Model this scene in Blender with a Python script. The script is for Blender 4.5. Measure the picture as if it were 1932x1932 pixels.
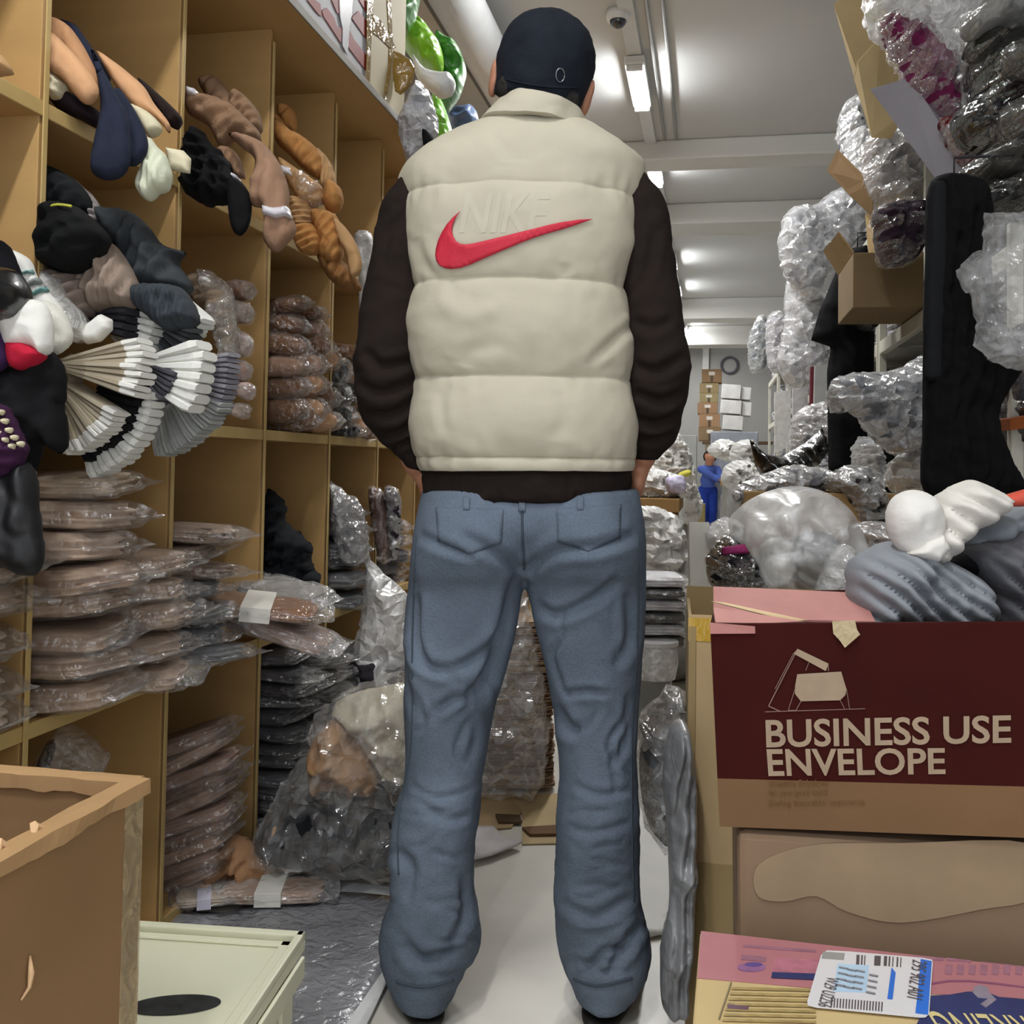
import bpy, bmesh, math, random
import numpy as np
from math import pi, sin, cos, tan, atan, atan2, sqrt, radians as R
from mathutils import Vector, Matrix, Euler
from mathutils.bvhtree import BVHTree
SC = bpy.context.scene
COL = SC.collection
for o in list(bpy.data.objects): bpy.data.objects.remove(o)
# ------------------------------------------------------------------ camera
F = 1932.0; PITCH = R(2.0); ROLL = R(0.9); CAMH = 0.963; CY = 812.0; YAW = R(10.98)
cd = bpy.data.cameras.new('camera'); cam = bpy.data.objects.new('camera', cd); COL.objects.link(cam)
cd.sensor_width = 36; cd.sensor_height = 36; cd.lens = 36.0; cd.shift_y = (CY-966)/1932.0
cd.clip_start = 0.02; cd.clip_end = 200
cam.matrix_world = Matrix.Translation((0, 0, CAMH)) @ Matrix.Rotation(YAW, 4, 'Z') @ Matrix.Rotation(pi/2+PITCH, 4, 'X') @ Matrix.Rotation(ROLL, 4, 'Z')
SC.camera = cam
CM = cam.matrix_world.copy(); CMI = CM.inverted()
def ray(px, py):
    return CM.to_3x3() @ Vector(((px-966)/F, -(py-CY)/F, -1.0))
def PZ(px, py, z):            # world point seen at (px,py), z metres along the level view axis
    d = ray(px, py); f = Vector((-sin(YAW), cos(YAW), 0))
    return Vector((0, 0, CAMH)) + d*(z/d.dot(f))
def PX(px, py, X):
    d = ray(px, py); return Vector((0, 0, CAMH)) + d*(X/d.x)
def PY(px, py, Y):
    d = ray(px, py); return Vector((0, 0, CAMH)) + d*(Y/d.y)
def PH(px, py, h):            # point on the horizontal plane z=h
    d = ray(px, py); return Vector((0, 0, CAMH)) + d*((h-CAMH)/d.z)
def topix(p):
    q = CMI @ Vector(p); return (966+F*q.x/-q.z, CY-F*q.y/-q.z)
# ------------------------------------------------------------------ world, exposure, lamps' light
SC.view_settings.view_transform = 'Standard'; SC.view_settings.look = 'None'
SC.view_settings.gamma = 1.0; SC.view_settings.use_curve_mapping = False
SC.view_settings.exposure = 0.55
w = bpy.data.worlds.new('world'); SC.world = w; w.use_nodes = True
w.node_tree.nodes['Background'].inputs[0].default_value = (0.90, 0.93, 1.0, 1)
w.node_tree.nodes['Background'].inputs[1].default_value = 1.0
LAMP_X = -0.43; LAMP_Z = 3.155; LAMP_W = 13.0; TUBE_E = 60.0
LAMP_Y = [-0.85, 0.55, 4.18]+[5.93+1.75*k for k in range(0, 8)]
LAMP_COL = (1.0, 0.985, 0.96)
# ------------------------------------------------------------------ colours and materials
def C(h):
    h = h.lstrip('#'); v = [int(h[i:i+2], 16)/255 for i in (0, 2, 4)]
    return tuple([(c/12.92 if c <= .04045 else ((c+.055)/1.055)**2.4) for c in v])+(1,)
MATS = {}
def newmat(name):
    m = bpy.data.materials.new(name); m.use_nodes = True
    nt = m.node_tree
    for n in list(nt.nodes): nt.nodes.remove(n)
    out = nt.nodes.new('ShaderNodeOutputMaterial')
    return m, nt, out
def mat(hexc, rough=.8, var=.12, scale=8.0, bump=.15, bscale=60, metal=0, coat=0, spec=.5, stretch=(1, 1, 1), sheen=0, world=False):
    key = (world, hexc, rough, var, scale, bump, bscale, metal, coat, spec, stretch, sheen)
    if key in MATS: return MATS[key]
    m, nt, out = newmat('m_%s_%d' % (hexc.lstrip('#'), len(MATS)))
    N = nt.nodes.new; L = nt.links.new
    p = N('ShaderNodeBsdfPrincipled'); L(p.outputs[0], out.inputs[0])
    tc = N('ShaderNodeTexCoord'); mp = N('ShaderNodeMapping'); mp.inputs['Scale'].default_value = stretch
    L(tc.outputs['Object'], mp.inputs[0])
    n1 = N('ShaderNodeTexNoise'); n1.inputs['Scale'].default_value = scale; n1.inputs['Detail'].default_value = 4
    if world: gw = N('ShaderNodeNewGeometry'); L(gw.outputs['Position'], mp.inputs[0])
    L(mp.outputs[0], n1.inputs[0])
    c = C(hexc)
    r = N('ShaderNodeValToRGB'); r.color_ramp.elements[0].position = .3; r.color_ramp.elements[1].position = .7
    r.color_ramp.elements[0].color = tuple(x*(1-var) for x in c[:3])+(1,)
    r.color_ramp.elements[1].color = tuple(min(1, x*(1+var)) for x in c[:3])+(1,)
    L(n1.outputs[0], r.inputs[0]); L(r.outputs[0], p.inputs['Base Color'])
    p.inputs['Roughness'].default_value = rough; p.inputs['Metallic'].default_value = metal
    p.inputs['Specular IOR Level'].default_value = spec
    if coat: p.inputs['Coat Weight'].default_value = coat; p.inputs['Coat Roughness'].default_value = .14
    if sheen: p.inputs['Sheen Weight'].default_value = sheen
    if bump:
        n2 = N('ShaderNodeTexNoise'); n2.inputs['Scale'].default_value = bscale; n2.inputs['Detail'].default_value = 3
        L(mp.outputs[0], n2.inputs[0])
        b = N('ShaderNodeBump'); b.inputs['Strength'].default_value = bump; b.inputs['Distance'].default_value = .012 if coat else .004
        if coat: geo = N('ShaderNodeNewGeometry'); L(geo.outputs['Position'], n2.inputs[0]); n2.inputs['Distortion'].default_value = 1.2
        L(n2.outputs[0], b.inputs['Height']); L(b.outputs[0], p.inputs['Normal'])
        if coat: L(b.outputs[0], p.inputs['Coat Normal'])
    MATS[key] = m
    return m
def emat(col, s):
    key = ('e', col, s)
    if key in MATS: return MATS[key]
    m, nt, out = newmat('m_light')
    e = nt.nodes.new('ShaderNodeEmission'); e.inputs[0].default_value = tuple(col)+(1,) if len(col) == 3 else col
    e.inputs[1].default_value = s; nt.links.new(e.outputs[0], out.inputs[0])
    MATS[key] = m; return m
def plastic(tint='#ffffff', milk=.06, rough=.11, bump=.7, bscale=28, edge=.5, base=.035):
    """clear film: see-through with a milky share, mirror-like highlights that grow at grazing angles"""
    key = ('pl', tint, milk, rough, bump, bscale, edge, base); edge = edge*.55
    if key in MATS: return MATS[key]
    m, nt, out = newmat('m_film_%d' % len(MATS)); N = nt.nodes.new; L = nt.links.new
    tr = N('ShaderNodeBsdfTransparent'); tr.inputs[0].default_value = (.98, .98, .98, 1)
    p = N('ShaderNodeBsdfDiffuse'); p.inputs['Color'].default_value = C(tint)
    gl = N('ShaderNodeBsdfGlossy'); gl.inputs['Color'].default_value = (.95, .95, .95, 1); gl.inputs['Roughness'].default_value = rough
    tc = N('ShaderNodeNewGeometry')
    n2 = N('ShaderNodeTexNoise'); n2.inputs['Scale'].default_value = bscale; n2.inputs['Detail'].default_value = 3
    n2.inputs['Distortion'].default_value = 1.5
    L(tc.outputs['Position'], n2.inputs[0])
    b = N('ShaderNodeBump'); b.inputs['Strength'].default_value = bump; b.inputs['Distance'].default_value = .018
    L(n2.outputs[0], b.inputs['Height']); L(b.outputs[0], p.inputs['Normal']); L(b.outputs[0], gl.inputs['Normal'])
    r = N('ShaderNodeValToRGB'); r.color_ramp.elements[0].position = .45; r.color_ramp.elements[1].position = .75
    r.color_ramp.elements[0].color = (milk, milk, milk, 1); k = min(1, milk*2.2+.05); r.color_ramp.elements[1].color = (k, k, k, 1)
    L(n2.outputs[0], r.inputs[0])
    mx = N('ShaderNodeMixShader'); L(r.outputs[0], mx.inputs[0]); L(tr.outputs[0], mx.inputs[1]); L(p.outputs[0], mx.inputs[2])
    lw = N('ShaderNodeLayerWeight'); lw.inputs[0].default_value = .3; L(b.outputs[0], lw.inputs['Normal'])
    ma = N('ShaderNodeMath'); ma.operation = 'MULTIPLY_ADD'; ma.use_clamp = True
    L(lw.outputs['Fresnel'], ma.inputs[0]); ma.inputs[1].default_value = edge; ma.inputs[2].default_value = base
    m2 = N('ShaderNodeMixShader'); L(ma.outputs[0], m2.inputs[0]); L(mx.outputs[0], m2.inputs[1]); L(gl.outputs[0], m2.inputs[2])
    L(m2.outputs[0], out.inputs[0])
    MATS[key] = m; return m
def shiny(h, rough=.45, bump=.6, bscale=30, var=.25):       # cloth seen through tight clear film
    return mat(h, rough=rough, var=var, scale=14, bump=bump, bscale=bscale, coat=.45, spec=.4)
def cloth(h, var=.1, bump=.25, bscale=90, scale=10): return mat(h, rough=.92, var=var, scale=scale, bump=bump, bscale=bscale, spec=.2)
def card(h='#a98558', var=.08): return mat(h, rough=.85, var=var, scale=5, bump=.12, bscale=25, spec=.25)
# ------------------------------------------------------------------ noise
_rng = np.random.RandomState(7)
_G = _rng.normal(size=(512, 3)); _G /= np.linalg.norm(_G, axis=1)[:, None]
def pn(P, seed=0):
    P = np.asarray(P, float) + seed*13.37
    I = np.floor(P).astype(np.int64); f = P-I; u = f*f*f*(f*(f*6-15)+10)
    tot = 0
    for dx in (0, 1):
        for dy in (0, 1):
            for dz in (0, 1):
                J = I+np.array([dx, dy, dz])
                h = ((J[:, 0]*73856093) ^ (J[:, 1]*19349663) ^ (J[:, 2]*83492791)) & 511
                g = _G[h]; d = f-np.array([dx, dy, dz])
                wt = (u[:, 0] if dx else 1-u[:, 0])*(u[:, 1] if dy else 1-u[:, 1])*(u[:, 2] if dz else 1-u[:, 2])
                tot = tot+wt*(g*d).sum(1)
    return tot*1.6
def fbm(P, seed=0, oct=3):
    P = np.asarray(P, float); a = 1; t = 0
    for i in range(oct): t = t+a*pn(P*(2.03**i), seed+i*5); a *= .5
    return t
def ridged(P, seed=0, oct=2):
    P = np.asarray(P, float); a = 1; t = 0
    for i in range(oct): t = t+a*(1-2*np.abs(pn(P*(2.1**i), seed+i*3))); a *= .5
    return t
# ------------------------------------------------------------------ objects
def props(o, label=None, cat=None, group=None, kind=None):
    if label: o['label'] = label
    if cat: o['category'] = cat
    if group: o['group'] = group
    if kind: o['kind'] = kind
    return o
def meshobj(name, V, Fc, m, parent=None, smooth=True, loc=None, rot=None, label=None):
    me = bpy.data.meshes.new(name); me.from_pydata([tuple(v) for v in V], [], [tuple(f) for f in Fc]); me.update()
    if smooth: me.polygons.foreach_set('use_smooth', [True]*len(me.polygons))
    for k in (m if isinstance(m, (list, tuple)) else [m]): me.materials.append(k)
    o = bpy.data.objects.new(name, me); COL.objects.link(o)
    if parent is not None: o.parent = parent
    if loc is not None: o.location = loc
    if rot is not None: o.rotation_euler = rot
    if label: o['label'] = label
    return o
def thing(name, label, cat, loc=(0, 0, 0), rot=(0, 0, 0), group=None):
    o = bpy.data.objects.new(name, None); COL.objects.link(o); o.empty_display_size = .05
    o.location = loc; o.rotation_euler = rot
    return props(o, label, cat, group)
def structure(o): o['kind'] = 'structure'; return o
class MB:
    def __init__(s): s.V = []; s.F = []; s.M = []
    def add(s, V, Fc, mi=0):
        b = len(s.V); s.V += [tuple(v) for v in V]; s.F += [tuple(i+b for i in f) for f in Fc]; s.M += [mi]*len(Fc); return s
    def box(s, x0, x1, y0, y1, z0, z1, mi=0, T=None):
        V = [Vector(v) for v in ((x0, y0, z0), (x1, y0, z0), (x1, y1, z0), (x0, y1, z0), (x0, y0, z1), (x1, y0, z1), (x1, y1, z1), (x0, y1, z1))]
        if T is not None: V = [T @ v for v in V]
        return s.add(V, [(0, 3, 2, 1), (4, 5, 6, 7), (0, 1, 5, 4), (1, 2, 6, 5), (2, 3, 7, 6), (3, 0, 4, 7)], mi)
    def tube(s, pts, r, n=10, mi=0, cap=True):
        pts = [Vector(p) for p in pts]; rs = r if isinstance(r, (list, tuple)) else [r]*len(pts)
        V = []; Fc = []; up = None
        for i, p in enumerate(pts):
            d = (pts[min(i+1, len(pts)-1)]-pts[max(i-1, 0)]).normalized()
            if up is None: up = d.orthogonal().normalized()
            up = (up-d*up.dot(d)).normalized(); q = d.cross(up)
            for k in range(n):
                a = 2*pi*k/n; V.append(p+(up*cos(a)+q*sin(a))*rs[i])
        for i in range(len(pts)-1):
            for k in range(n): Fc.append((i*n+k, i*n+(k+1) % n, (i+1)*n+(k+1) % n, (i+1)*n+k))
        if cap: Fc.append(tuple(range(n))[::-1]); Fc.append(tuple(range((len(pts)-1)*n, len(pts)*n)))
        return s.add(V, Fc, mi)
    def quad(s, a, b, c, d, th=.002, mi=0):      # a thin slab from four corners
        a, b, c, d = map(Vector, (a, b, c, d)); n = (b-a).cross(d-a).normalized()*th
        V = [a, b, c, d, a+n, b+n, c+n, d+n]
        return s.add(V, [(0, 3, 2, 1), (4, 5, 6, 7), (0, 1, 5, 4), (1, 2, 6, 5), (2, 3, 7, 6), (3, 0, 4, 7)], mi)
    def build(s, name, m, parent=None, smooth=False, bevel=0, **kw):
        o = meshobj(name, s.V, s.F, m, parent, smooth, **kw)
        if len(set(s.M)) > 1: o.data.polygons.foreach_set('material_index', s.M)
        if bevel:
            b = o.modifiers.new('bevel', 'BEVEL'); b.width = bevel; b.segments = 2; b.limit_method = 'ANGLE'
        return o
_cs = {}
def cubesphere(n):
    if n in _cs: return _cs[n]
    V = []; idx = {}; Fc = []
    def vid(p):
        k = tuple(round(x*n) for x in p)
        if k not in idx: idx[k] = len(V); V.append(p)
        return idx[k]
    for ax in range(3):
        for sg in (-1, 1):
            for i in range(n):
                for j in range(n):
                    q = []
                    for a, b in ((i, j), (i+1, j), (i+1, j+1), (i, j+1)):
                        p = [0, 0, 0]; p[ax] = sg; p[(ax+1) % 3] = -1+2*a/n; p[(ax+2) % 3] = -1+2*b/n
                        q.append(vid(tuple(p)))
                    Fc.append(tuple(q) if sg > 0 else tuple(q[::-1]))
    V = np.array(V); V = np.tan(V*pi/4)
    V /= np.linalg.norm(V, axis=1)[:, None]
    _cs[n] = (V, Fc); return _cs[n]
def lumpV(size, e=2.4, n=14, amp=0, freq=3, seed=0, rid=0, rfreq=6, folds=0, fk=20, fax=1, flat=False):
    """verts of a soft body, half sizes in size; folds run along axis fax"""
    D, Fc = cubesphere(n)
    s = (np.abs(D)**e).sum(1)**(-1/e); U = D*s[:, None]
    P = U*np.array(size)
    mn = min(size); r = np.ones(len(P))
    q = U*np.array(size)/max(size)
    if amp: r = r+amp*fbm(q*freq, seed)
    if rid: r = r+rid*ridged(q*rfreq, seed+3)
    if folds:
        a = [k for k in range(3) if k != fax]
        th = np.arctan2(U[:, a[1]], U[:, a[0]])
        r = r+folds*(np.abs(np.sin(th*fk/2+2.5*fbm(q*3, seed+9, 2)))-.5)*(1-.5*np.abs(U[:, fax]))
    P = P*r[:, None]
    return P, Fc
def lump(name, size, m, parent=None, loc=None, rot=None, **kw):
    lab = kw.pop('label', None)
    V, Fc = lumpV(size, **kw)
    return meshobj(name, V, Fc, m, parent, True, loc, rot, lab)
def copytree(root, loc=None, rot=None, label=None, group=None, scale=None):
    r = root.copy(); COL.objects.link(r)
    if loc is not None: r.location = loc
    if rot is not None: r.rotation_euler = rot
    if scale is not None: r.scale = scale
    if label: r['label'] = label
    if group: r['group'] = group
    for ch in list(root.children):
        c = ch.copy(); COL.objects.link(c); c.parent = r
        for g in ch.children:
            d = g.copy(); COL.objects.link(d); d.parent = c
    return r
def catmull(pts, n):
    pts = np.asarray(pts, float); m = len(pts); out = []
    for k in range(n):
        t = k/(n-1)*(m-1); i = min(int(t), m-2); f = t-i
        p0, p1, p2, p3 = pts[max(i-1, 0)], pts[i], pts[i+1], pts[min(i+2, m-1)]
        out.append(.5*((2*p1)+(-p0+p2)*f+(2*p0-5*p1+4*p2-p3)*f*f+(-p0+3*p1-3*p2+p3)*f**3))
    return np.array(out)
def loftV(rings, nu=48, nv=60, e=2.3, cap=True):
    """rings: (centre, half width vector, half depth vector); returns verts, faces"""
    data = np.array([list(c)+list(a)+list(b) for c, a, b in rings], float)
    D = catmull(data, nv); V = []; Fc = []
    th = np.arange(nu)*2*pi/nu
    cx = np.sign(np.cos(th))*np.abs(np.cos(th))**(2/e); cy = np.sign(np.sin(th))*np.abs(np.sin(th))**(2/e)
    for r in D:
        c, a, b = r[:3], r[3:6], r[6:9]
        V.append(c[None]+cx[:, None]*a[None]+cy[:, None]*b[None])
    V = np.concatenate(V)
    for i in range(nv-1):
        for k in range(nu): Fc.append((i*nu+k, i*nu+(k+1) % nu, (i+1)*nu+(k+1) % nu, (i+1)*nu+k))
    if cap:
        V = np.vstack([V, V[:nu].mean(0), V[(nv-1)*nu:nv*nu].mean(0)]); a = len(V)-2
        for k in range(nu): Fc.append((a, (k+1) % nu, k)); Fc.append((a+1, (nv-1)*nu+k, (nv-1)*nu+(k+1) % nu))
    return V, Fc
def remesh(V, Fc, vox, smooth=0):
    me = bpy.data.meshes.new('tmp'); me.from_pydata([tuple(v) for v in V], [], [tuple(f) for f in Fc])
    o = bpy.data.objects.new('tmp', me); COL.objects.link(o)
    md = o.modifiers.new('r', 'REMESH'); md.mode = 'VOXEL'; md.voxel_size = vox; md.use_smooth_shade = True
    if smooth:
        s = o.modifiers.new('s', 'SMOOTH'); s.factor = .5; s.iterations = smooth
    dg = bpy.context.evaluated_depsgraph_get(); ev = o.evaluated_get(dg); m2 = ev.to_mesh()
    n = len(m2.vertices); v = np.zeros(n*3); m2.vertices.foreach_get('co', v); v = v.reshape(-1, 3)
    nr = np.zeros(n*3); m2.vertex_normals.foreach_get('vector', nr); nr = nr.reshape(-1, 3)
    f = [tuple(p.vertices) for p in m2.polygons]
    ev.to_mesh_clear(); bpy.data.objects.remove(o); bpy.data.meshes.remove(me)
    return v, f, nr
def normals(V, Fc):
    me = bpy.data.meshes.new('tmp'); me.from_pydata([tuple(v) for v in V], [], Fc); me.update()
    n = np.zeros(len(V)*3); me.vertex_normals.foreach_get('vector', n); bpy.data.meshes.remove(me)
    return n.reshape(-1, 3)
def textmesh(s, size, bold=0.0, shear=0, align='LEFT', spacing=1.0, extrude=0.0):
    c = bpy.data.curves.new('t', 'FONT'); c.body = s; c.size = size; c.offset = bold; c.shear = shear; c.align_x = align
    c.space_character = spacing; c.extrude = extrude; c.resolution_u = 4
    o = bpy.data.objects.new('t', c); COL.objects.link(o)
    dg = bpy.context.evaluated_depsgraph_get(); me = bpy.data.meshes.new_from_object(o.evaluated_get(dg))
    V = [v.co.copy() for v in me.vertices]; Fc = [tuple(p.vertices) for p in me.polygons]
    bpy.data.objects.remove(o); bpy.data.curves.remove(c); bpy.data.meshes.remove(me)
    return V, Fc
WOOD = mat('#bc9862', rough=.6, var=.06, scale=3, bump=.03, bscale=40, stretch=(1, 1, 6), spec=.3)
WOODEDGE = mat('#c4a86e', rough=.6, var=.06, scale=12, bump=.03, spec=.3)
# ------------------------------------------------------------------ the room
CEIL = 3.26; WL = -1.62; WR = 1.72; FAR = 19.6
white = mat('#c3c2bf', rough=.98, spec=.1, var=.04, scale=.8, bump=.05, bscale=8)
beamw = mat('#cfcdc7', rough=.95, spec=.1, var=.03, scale=1, bump=.04)
FL = mat('#cdc9bf', rough=.32, var=.22, scale=2.2, bump=.03, bscale=14, spec=.5)
structure(MB().box(WL-.1, WR+.1, -1.0, FAR+.1, -.08, 0).build('floor', FL))
structure(MB().box(WL-.1, WR+.1, -1.0, FAR+.1, CEIL, CEIL+.1).build('ceiling', white))
structure(MB().box(WL-.1, WL, -1.0, FAR+.1, 0, CEIL).build('wall_left', mat('#aeacaa', rough=.9, var=.04, scale=.8, bump=.05)))
structure(MB().box(WR, WR+.1, -1.0, FAR+.1, 0, CEIL).build('wall_right', white))
structure(MB().box(WL, WR, FAR, FAR+.1, 0, CEIL).build('wall_far', mat('#b2b1ae', rough=.9, var=.05, scale=.8, bump=.05)))
# cross beams under the ceiling
def beam(i, y, zb, d, w2=.16):
    b = MB().box(WL, WR, y, y+d, zb, CEIL)
    structure(b.build('trim_%d' % i, beamw, bevel=.012))
yb = lambda py, h: (h-CAMH)*F/(885-py)
beam(1, 7.15, 3.12, .30); beam(2, 8.9, 3.08, .5);
beam(4, 13.9, 2.98, .4); beam(5, 16.6, 2.95, .5)
# round duct and grey edge strip high on the left
du = MB().tube([(-1.15, -1, 3.08), (-1.15, FAR, 3.08)], .115, 24)
props(du.build('ceiling_pipe', mat('#b7b7b6', rough=.5, var=.04, bump=.02), smooth=True), 'thick pale round pipe running along the ceiling above the wooden cabinet', 'pipe')
props(MB().box(-1.36, -1.315, -1, FAR, 3.17, CEIL).build('cable_tray', mat('#5b5954', rough=.7), None), 'thin dark cable tray along the ceiling left of the pale round pipe', 'cable tray')
for k, (cx, lab) in enumerate(((-.33, 'left of the two thin conduits on the ceiling beside the tube lights'), (-.25, 'right of the two thin conduits on the ceiling beside the tube lights'))):
    props(MB().tube([(cx, -1, CEIL-.012), (cx, 7.1, CEIL-.012)], .010, 8).build('conduit', mat('#9b9994', rough=.5), smooth=True), lab, 'conduit')
# ------------------------------------------------------------------ tube lights
def lamp(y, lab, proto=None):
    t = thing('tube_light', lab, 'ceiling lamp', (LAMP_X, y, LAMP_Z+.03), (0, 0, 0), 'tube lights along the ceiling trunking')
    MB().box(-.055, .055, -.36, .36, .0, .045).build('housing', mat('#cfcdc8', rough=.5), t, bevel=.006)
    for sx in (-.026, .026):
        MB().tube([(sx, -.31, -.018), (sx, .31, -.018)], .014, 12).build('tube', emat((.93, .97, 1.0), TUBE_E), t, smooth=True)
    for sy in (-.33, .33): MB().box(-.045, .045, sy-.012, sy+.012, -.03, 0).build('end_holder', mat('#d8d6d2', rough=.5), t, bevel=.003)
    ld = bpy.data.lights.new('lamp_light', 'AREA'); ld.shape = 'RECTANGLE'; ld.size = .10; ld.size_y = .6
    ld.energy = LAMP_W; ld.color = LAMP_COL
    lo = bpy.data.objects.new('lamp_light', ld); COL.objects.link(lo); lo.parent = t; lo.location = (0, 0, -.04)
    return t
for i, y in enumerate(LAMP_Y):
    lamp(y, {3: 'lit twin tube ceiling lamp seen whole, just right of the cap', 4: 'lit tube ceiling lamp just above the right shoulder of the vest', 5: 'lit tube ceiling lamp glimpsed just past the upper right sleeve', 6: 'lit tube ceiling lamp fourth along the trunking beyond the cap'}.get(i, 'lit tube ceiling lamp on the near trunking above the shoulders' if i < 3 else 'distant lit tube ceiling lamp towards the far wall'))
props(MB().box(LAMP_X-.04, LAMP_X+.04, -1, FAR, LAMP_Z+.078, CEIL).build('lamp_trunking', mat('#c6c6c4', rough=.45, var=.03), bevel=.004), 'long pale metal trunking on the ceiling that carries the tube lights', 'trunking')
# dome camera
p = PH(1166, 45, CEIL-.07)
t = thing('dome_camera', 'small white dome security camera with dark glass on the ceiling', 'security camera', (p.x, p.y, CEIL))
MB().tube([(0, 0, 0), (0, 0, -.03), (0, 0, -.055)], [.058, .062, .055], 28).build('base', mat('#d9d9d6', rough=.4), t, smooth=True)
V, Fc = lumpV((.043, .043, .045), e=2, n=10); V = V.copy(); V[:, 2] = np.minimum(V[:, 2], 0)-.05
meshobj('dome_glass', V, Fc, mat('#15171d', rough=.08, coat=1, bump=0), t)
# ------------------------------------------------------------------ pigeon-hole cabinet on the left
CX = -1.09; DEP = .46; Y0 = 1.495; ST = .4395
DIV = [Y0+ST*k for k in range(-2, 12)]
SZ = [0.03, .530, 1.043, 1.553]         # top faces of the boards
TOPB = 2.05
cab = thing('pigeonhole_cabinet', 'long plywood pigeonhole cabinet filled with hosiery along the left wall', 'cabinet', (CX-DEP/2, 3.5, 0))
def cab_part(name, mb, m, lab=None):
    o = mb.build(name, m, cab, bevel=.0015); o.location = -Vector(cab.location)
    if lab: o['label'] = lab
    return o
ya, ye = DIV[0], DIV[-1]
for zt in SZ:
    cab_part('shelf', MB().box(CX-DEP, CX, ya-.006, ye+.006, zt-.024, zt), [WOOD])
    cab_part('edge_strip', MB().box(CX+.0005, CX+.004, ya-.006, ye+.006, zt-.025, zt+.001), WOODEDGE)
cab_part('top_panel', MB().box(CX-DEP, -.988, ya-.006, ye+.006, TOPB, TOPB+.022), WOOD)
cab_part('top_edge_strip', MB().box(-.988, -.983, ya-.006, ye+.006, TOPB-.001, TOPB+.023), mat('#8d877c', rough=.6, var=.06))
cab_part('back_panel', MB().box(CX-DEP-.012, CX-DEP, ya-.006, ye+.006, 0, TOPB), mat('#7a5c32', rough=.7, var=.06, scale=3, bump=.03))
for y in DIV:
    cab_part('divider', MB().box(CX-DEP, CX-.001, y-.0065, y+.0065, .03, TOPB), WOOD)
    cab_part('edge_strip', MB().box(CX+.0045, CX+.0075, y-.0065, y+.0065, 0.0, TOPB-.031), WOODEDGE)
cab_part('plinth', MB().box(CX-.02, CX, ya, ye, 0, .006), WOOD)
# ------------------------------------------------------------------ the standing man, seen from behind
MZ = 1.84
foot = PZ(985, 1893, MZ); MAN = Vector((foot.x, foot.y, 0))
man = thing('person', 'person standing with back turned in cream puffer vest, dark cap and blue jeans', 'person', MAN, (0, 0, YAW))
MW = Matrix.Translation(MAN) @ Matrix.Rotation(YAW, 4, 'Z'); MI = MW.inverted()
def ml(px, py, dy=0.0): return np.array(MI @ PZ(px, py, MZ+dy))
def ring(py, xl, xr, th, dy=0.0, pyr=None):
    a = ml(xl, py, dy); b = ml(xr, py if pyr is None else pyr, dy)
    return ((a+b)/2, (b-a)/2, np.array([0, th, 0]))
def topixA(V):
    M = np.array(CMI @ MW); Q = V @ M[:3, :3].T+M[:3, 3]
    return np.stack([966+F*Q[:, 0]/-Q[:, 2], CY-F*Q[:, 1]/-Q[:, 2]], 1)
def folds(V, N, strokes, front=False):
    """push cloth along its normal near drawn fold lines, only where it faces backwards"""
    pxy = topixA(V); back = np.clip(-N[:, 1]*2+.2, 0, 1) if not front else 1
    d = np.zeros(len(V))
    for pts, wd, am in strokes:
        P = catmull(pts, 5*len(pts)); best = np.full(len(V), 1e9); tt = np.zeros(len(V))
        for i in range(len(P)-1):
            a = P[i]; b = P[i+1]; ab = b-a; L = (ab@ab)+1e-9
            t = np.clip(((pxy-a)@ab)/L, 0, 1); q = a+t[:, None]*ab; ds = np.linalg.norm(pxy-q, axis=1)
            m = ds < best; best[m] = ds[m]; tt[m] = (i+t[m])/(len(P)-1)
        taper = np.sqrt(np.clip(np.sin(pi*tt), 0, 1))
        d += am*taper*(np.exp(-(best/wd)**2)-.45*np.exp(-((best-1.9*wd)/wd)**2))*back
    return d
SKIN = mat('#b07a5e', rough=.55, var=.06, bump=.05)
# --- body: one continuous surface
bm_ = MB()
def cap_chain(pts, rs, n=14):
    pts = [np.array(p, float) for p in pts]
    for p, r in zip(pts, rs):
        r3 = np.array(r if hasattr(r, '__len__') else (r, r, r)); V, Fc = lumpV(r3, e=2, n=6); bm_.add(V+p, Fc)
    for i in range(len(pts)-1):
        r0 = rs[i] if not hasattr(rs[i], '__len__') else min(rs[i]); r1 = rs[i+1] if not hasattr(rs[i+1], '__len__') else min(rs[i+1])
        bm_.tube([Vector(pts[i]), Vector(pts[i+1])], [r0, r1], n)
neck = ml(1008, 240, .0); hip = ml(995, 985, .0)
rg = [ring(975, 850, 1140, .085), ring(930, 850, 1140, .085), ring(860, 860, 1120, .085), ring(740, 850, 1125, .085), ring(600, 840, 1130, .09),
      ring(450, 830, 1140, .09), ring(370, 830, 1140, .08), ring(320, 860, 1110, .065), ring(280, 905, 1090, .055), ring(245, 955, 1062, .055), ring(190, 965, 1062, .055)]
V, Fc = loftV(rg, 32, 50, 2.2); bm_.add(V, Fc)
HC = ml(1031, 122, .0)                       # centre of the skull
HR = Matrix.Rotation(R(12), 3, 'Y')           # head tilted to the right
def hp(x, y, z): return HC+np.array(HR @ Vector((x, y, z)))
def hell(c, r, n=8, e=2.0):
    V, Fc = lumpV(r, e=e, n=n); V = np.array([HR @ Vector(v) for v in V])
    bm_.add(V+hp(*c), Fc)
hell((0, 0, 0), (.074, .092, .085), 12); hell((0, .035, -.055), (.058, .055, .065), 10)
hell((0, .068, -.10), (.03, .025, .022)); hell((0, .097, -.035), (.011, .018, .014)); hell((0, .088, -.015), (.008, .012, .025))
hell((0, .086, .012), (.05, .012, .008)); hell((0, .083, -.067), (.024, .012, .009)); hell((.04, .06, -.04), (.02, .02, .02)); hell((-.04, .06, -.04), (.02, .02, .02))
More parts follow.
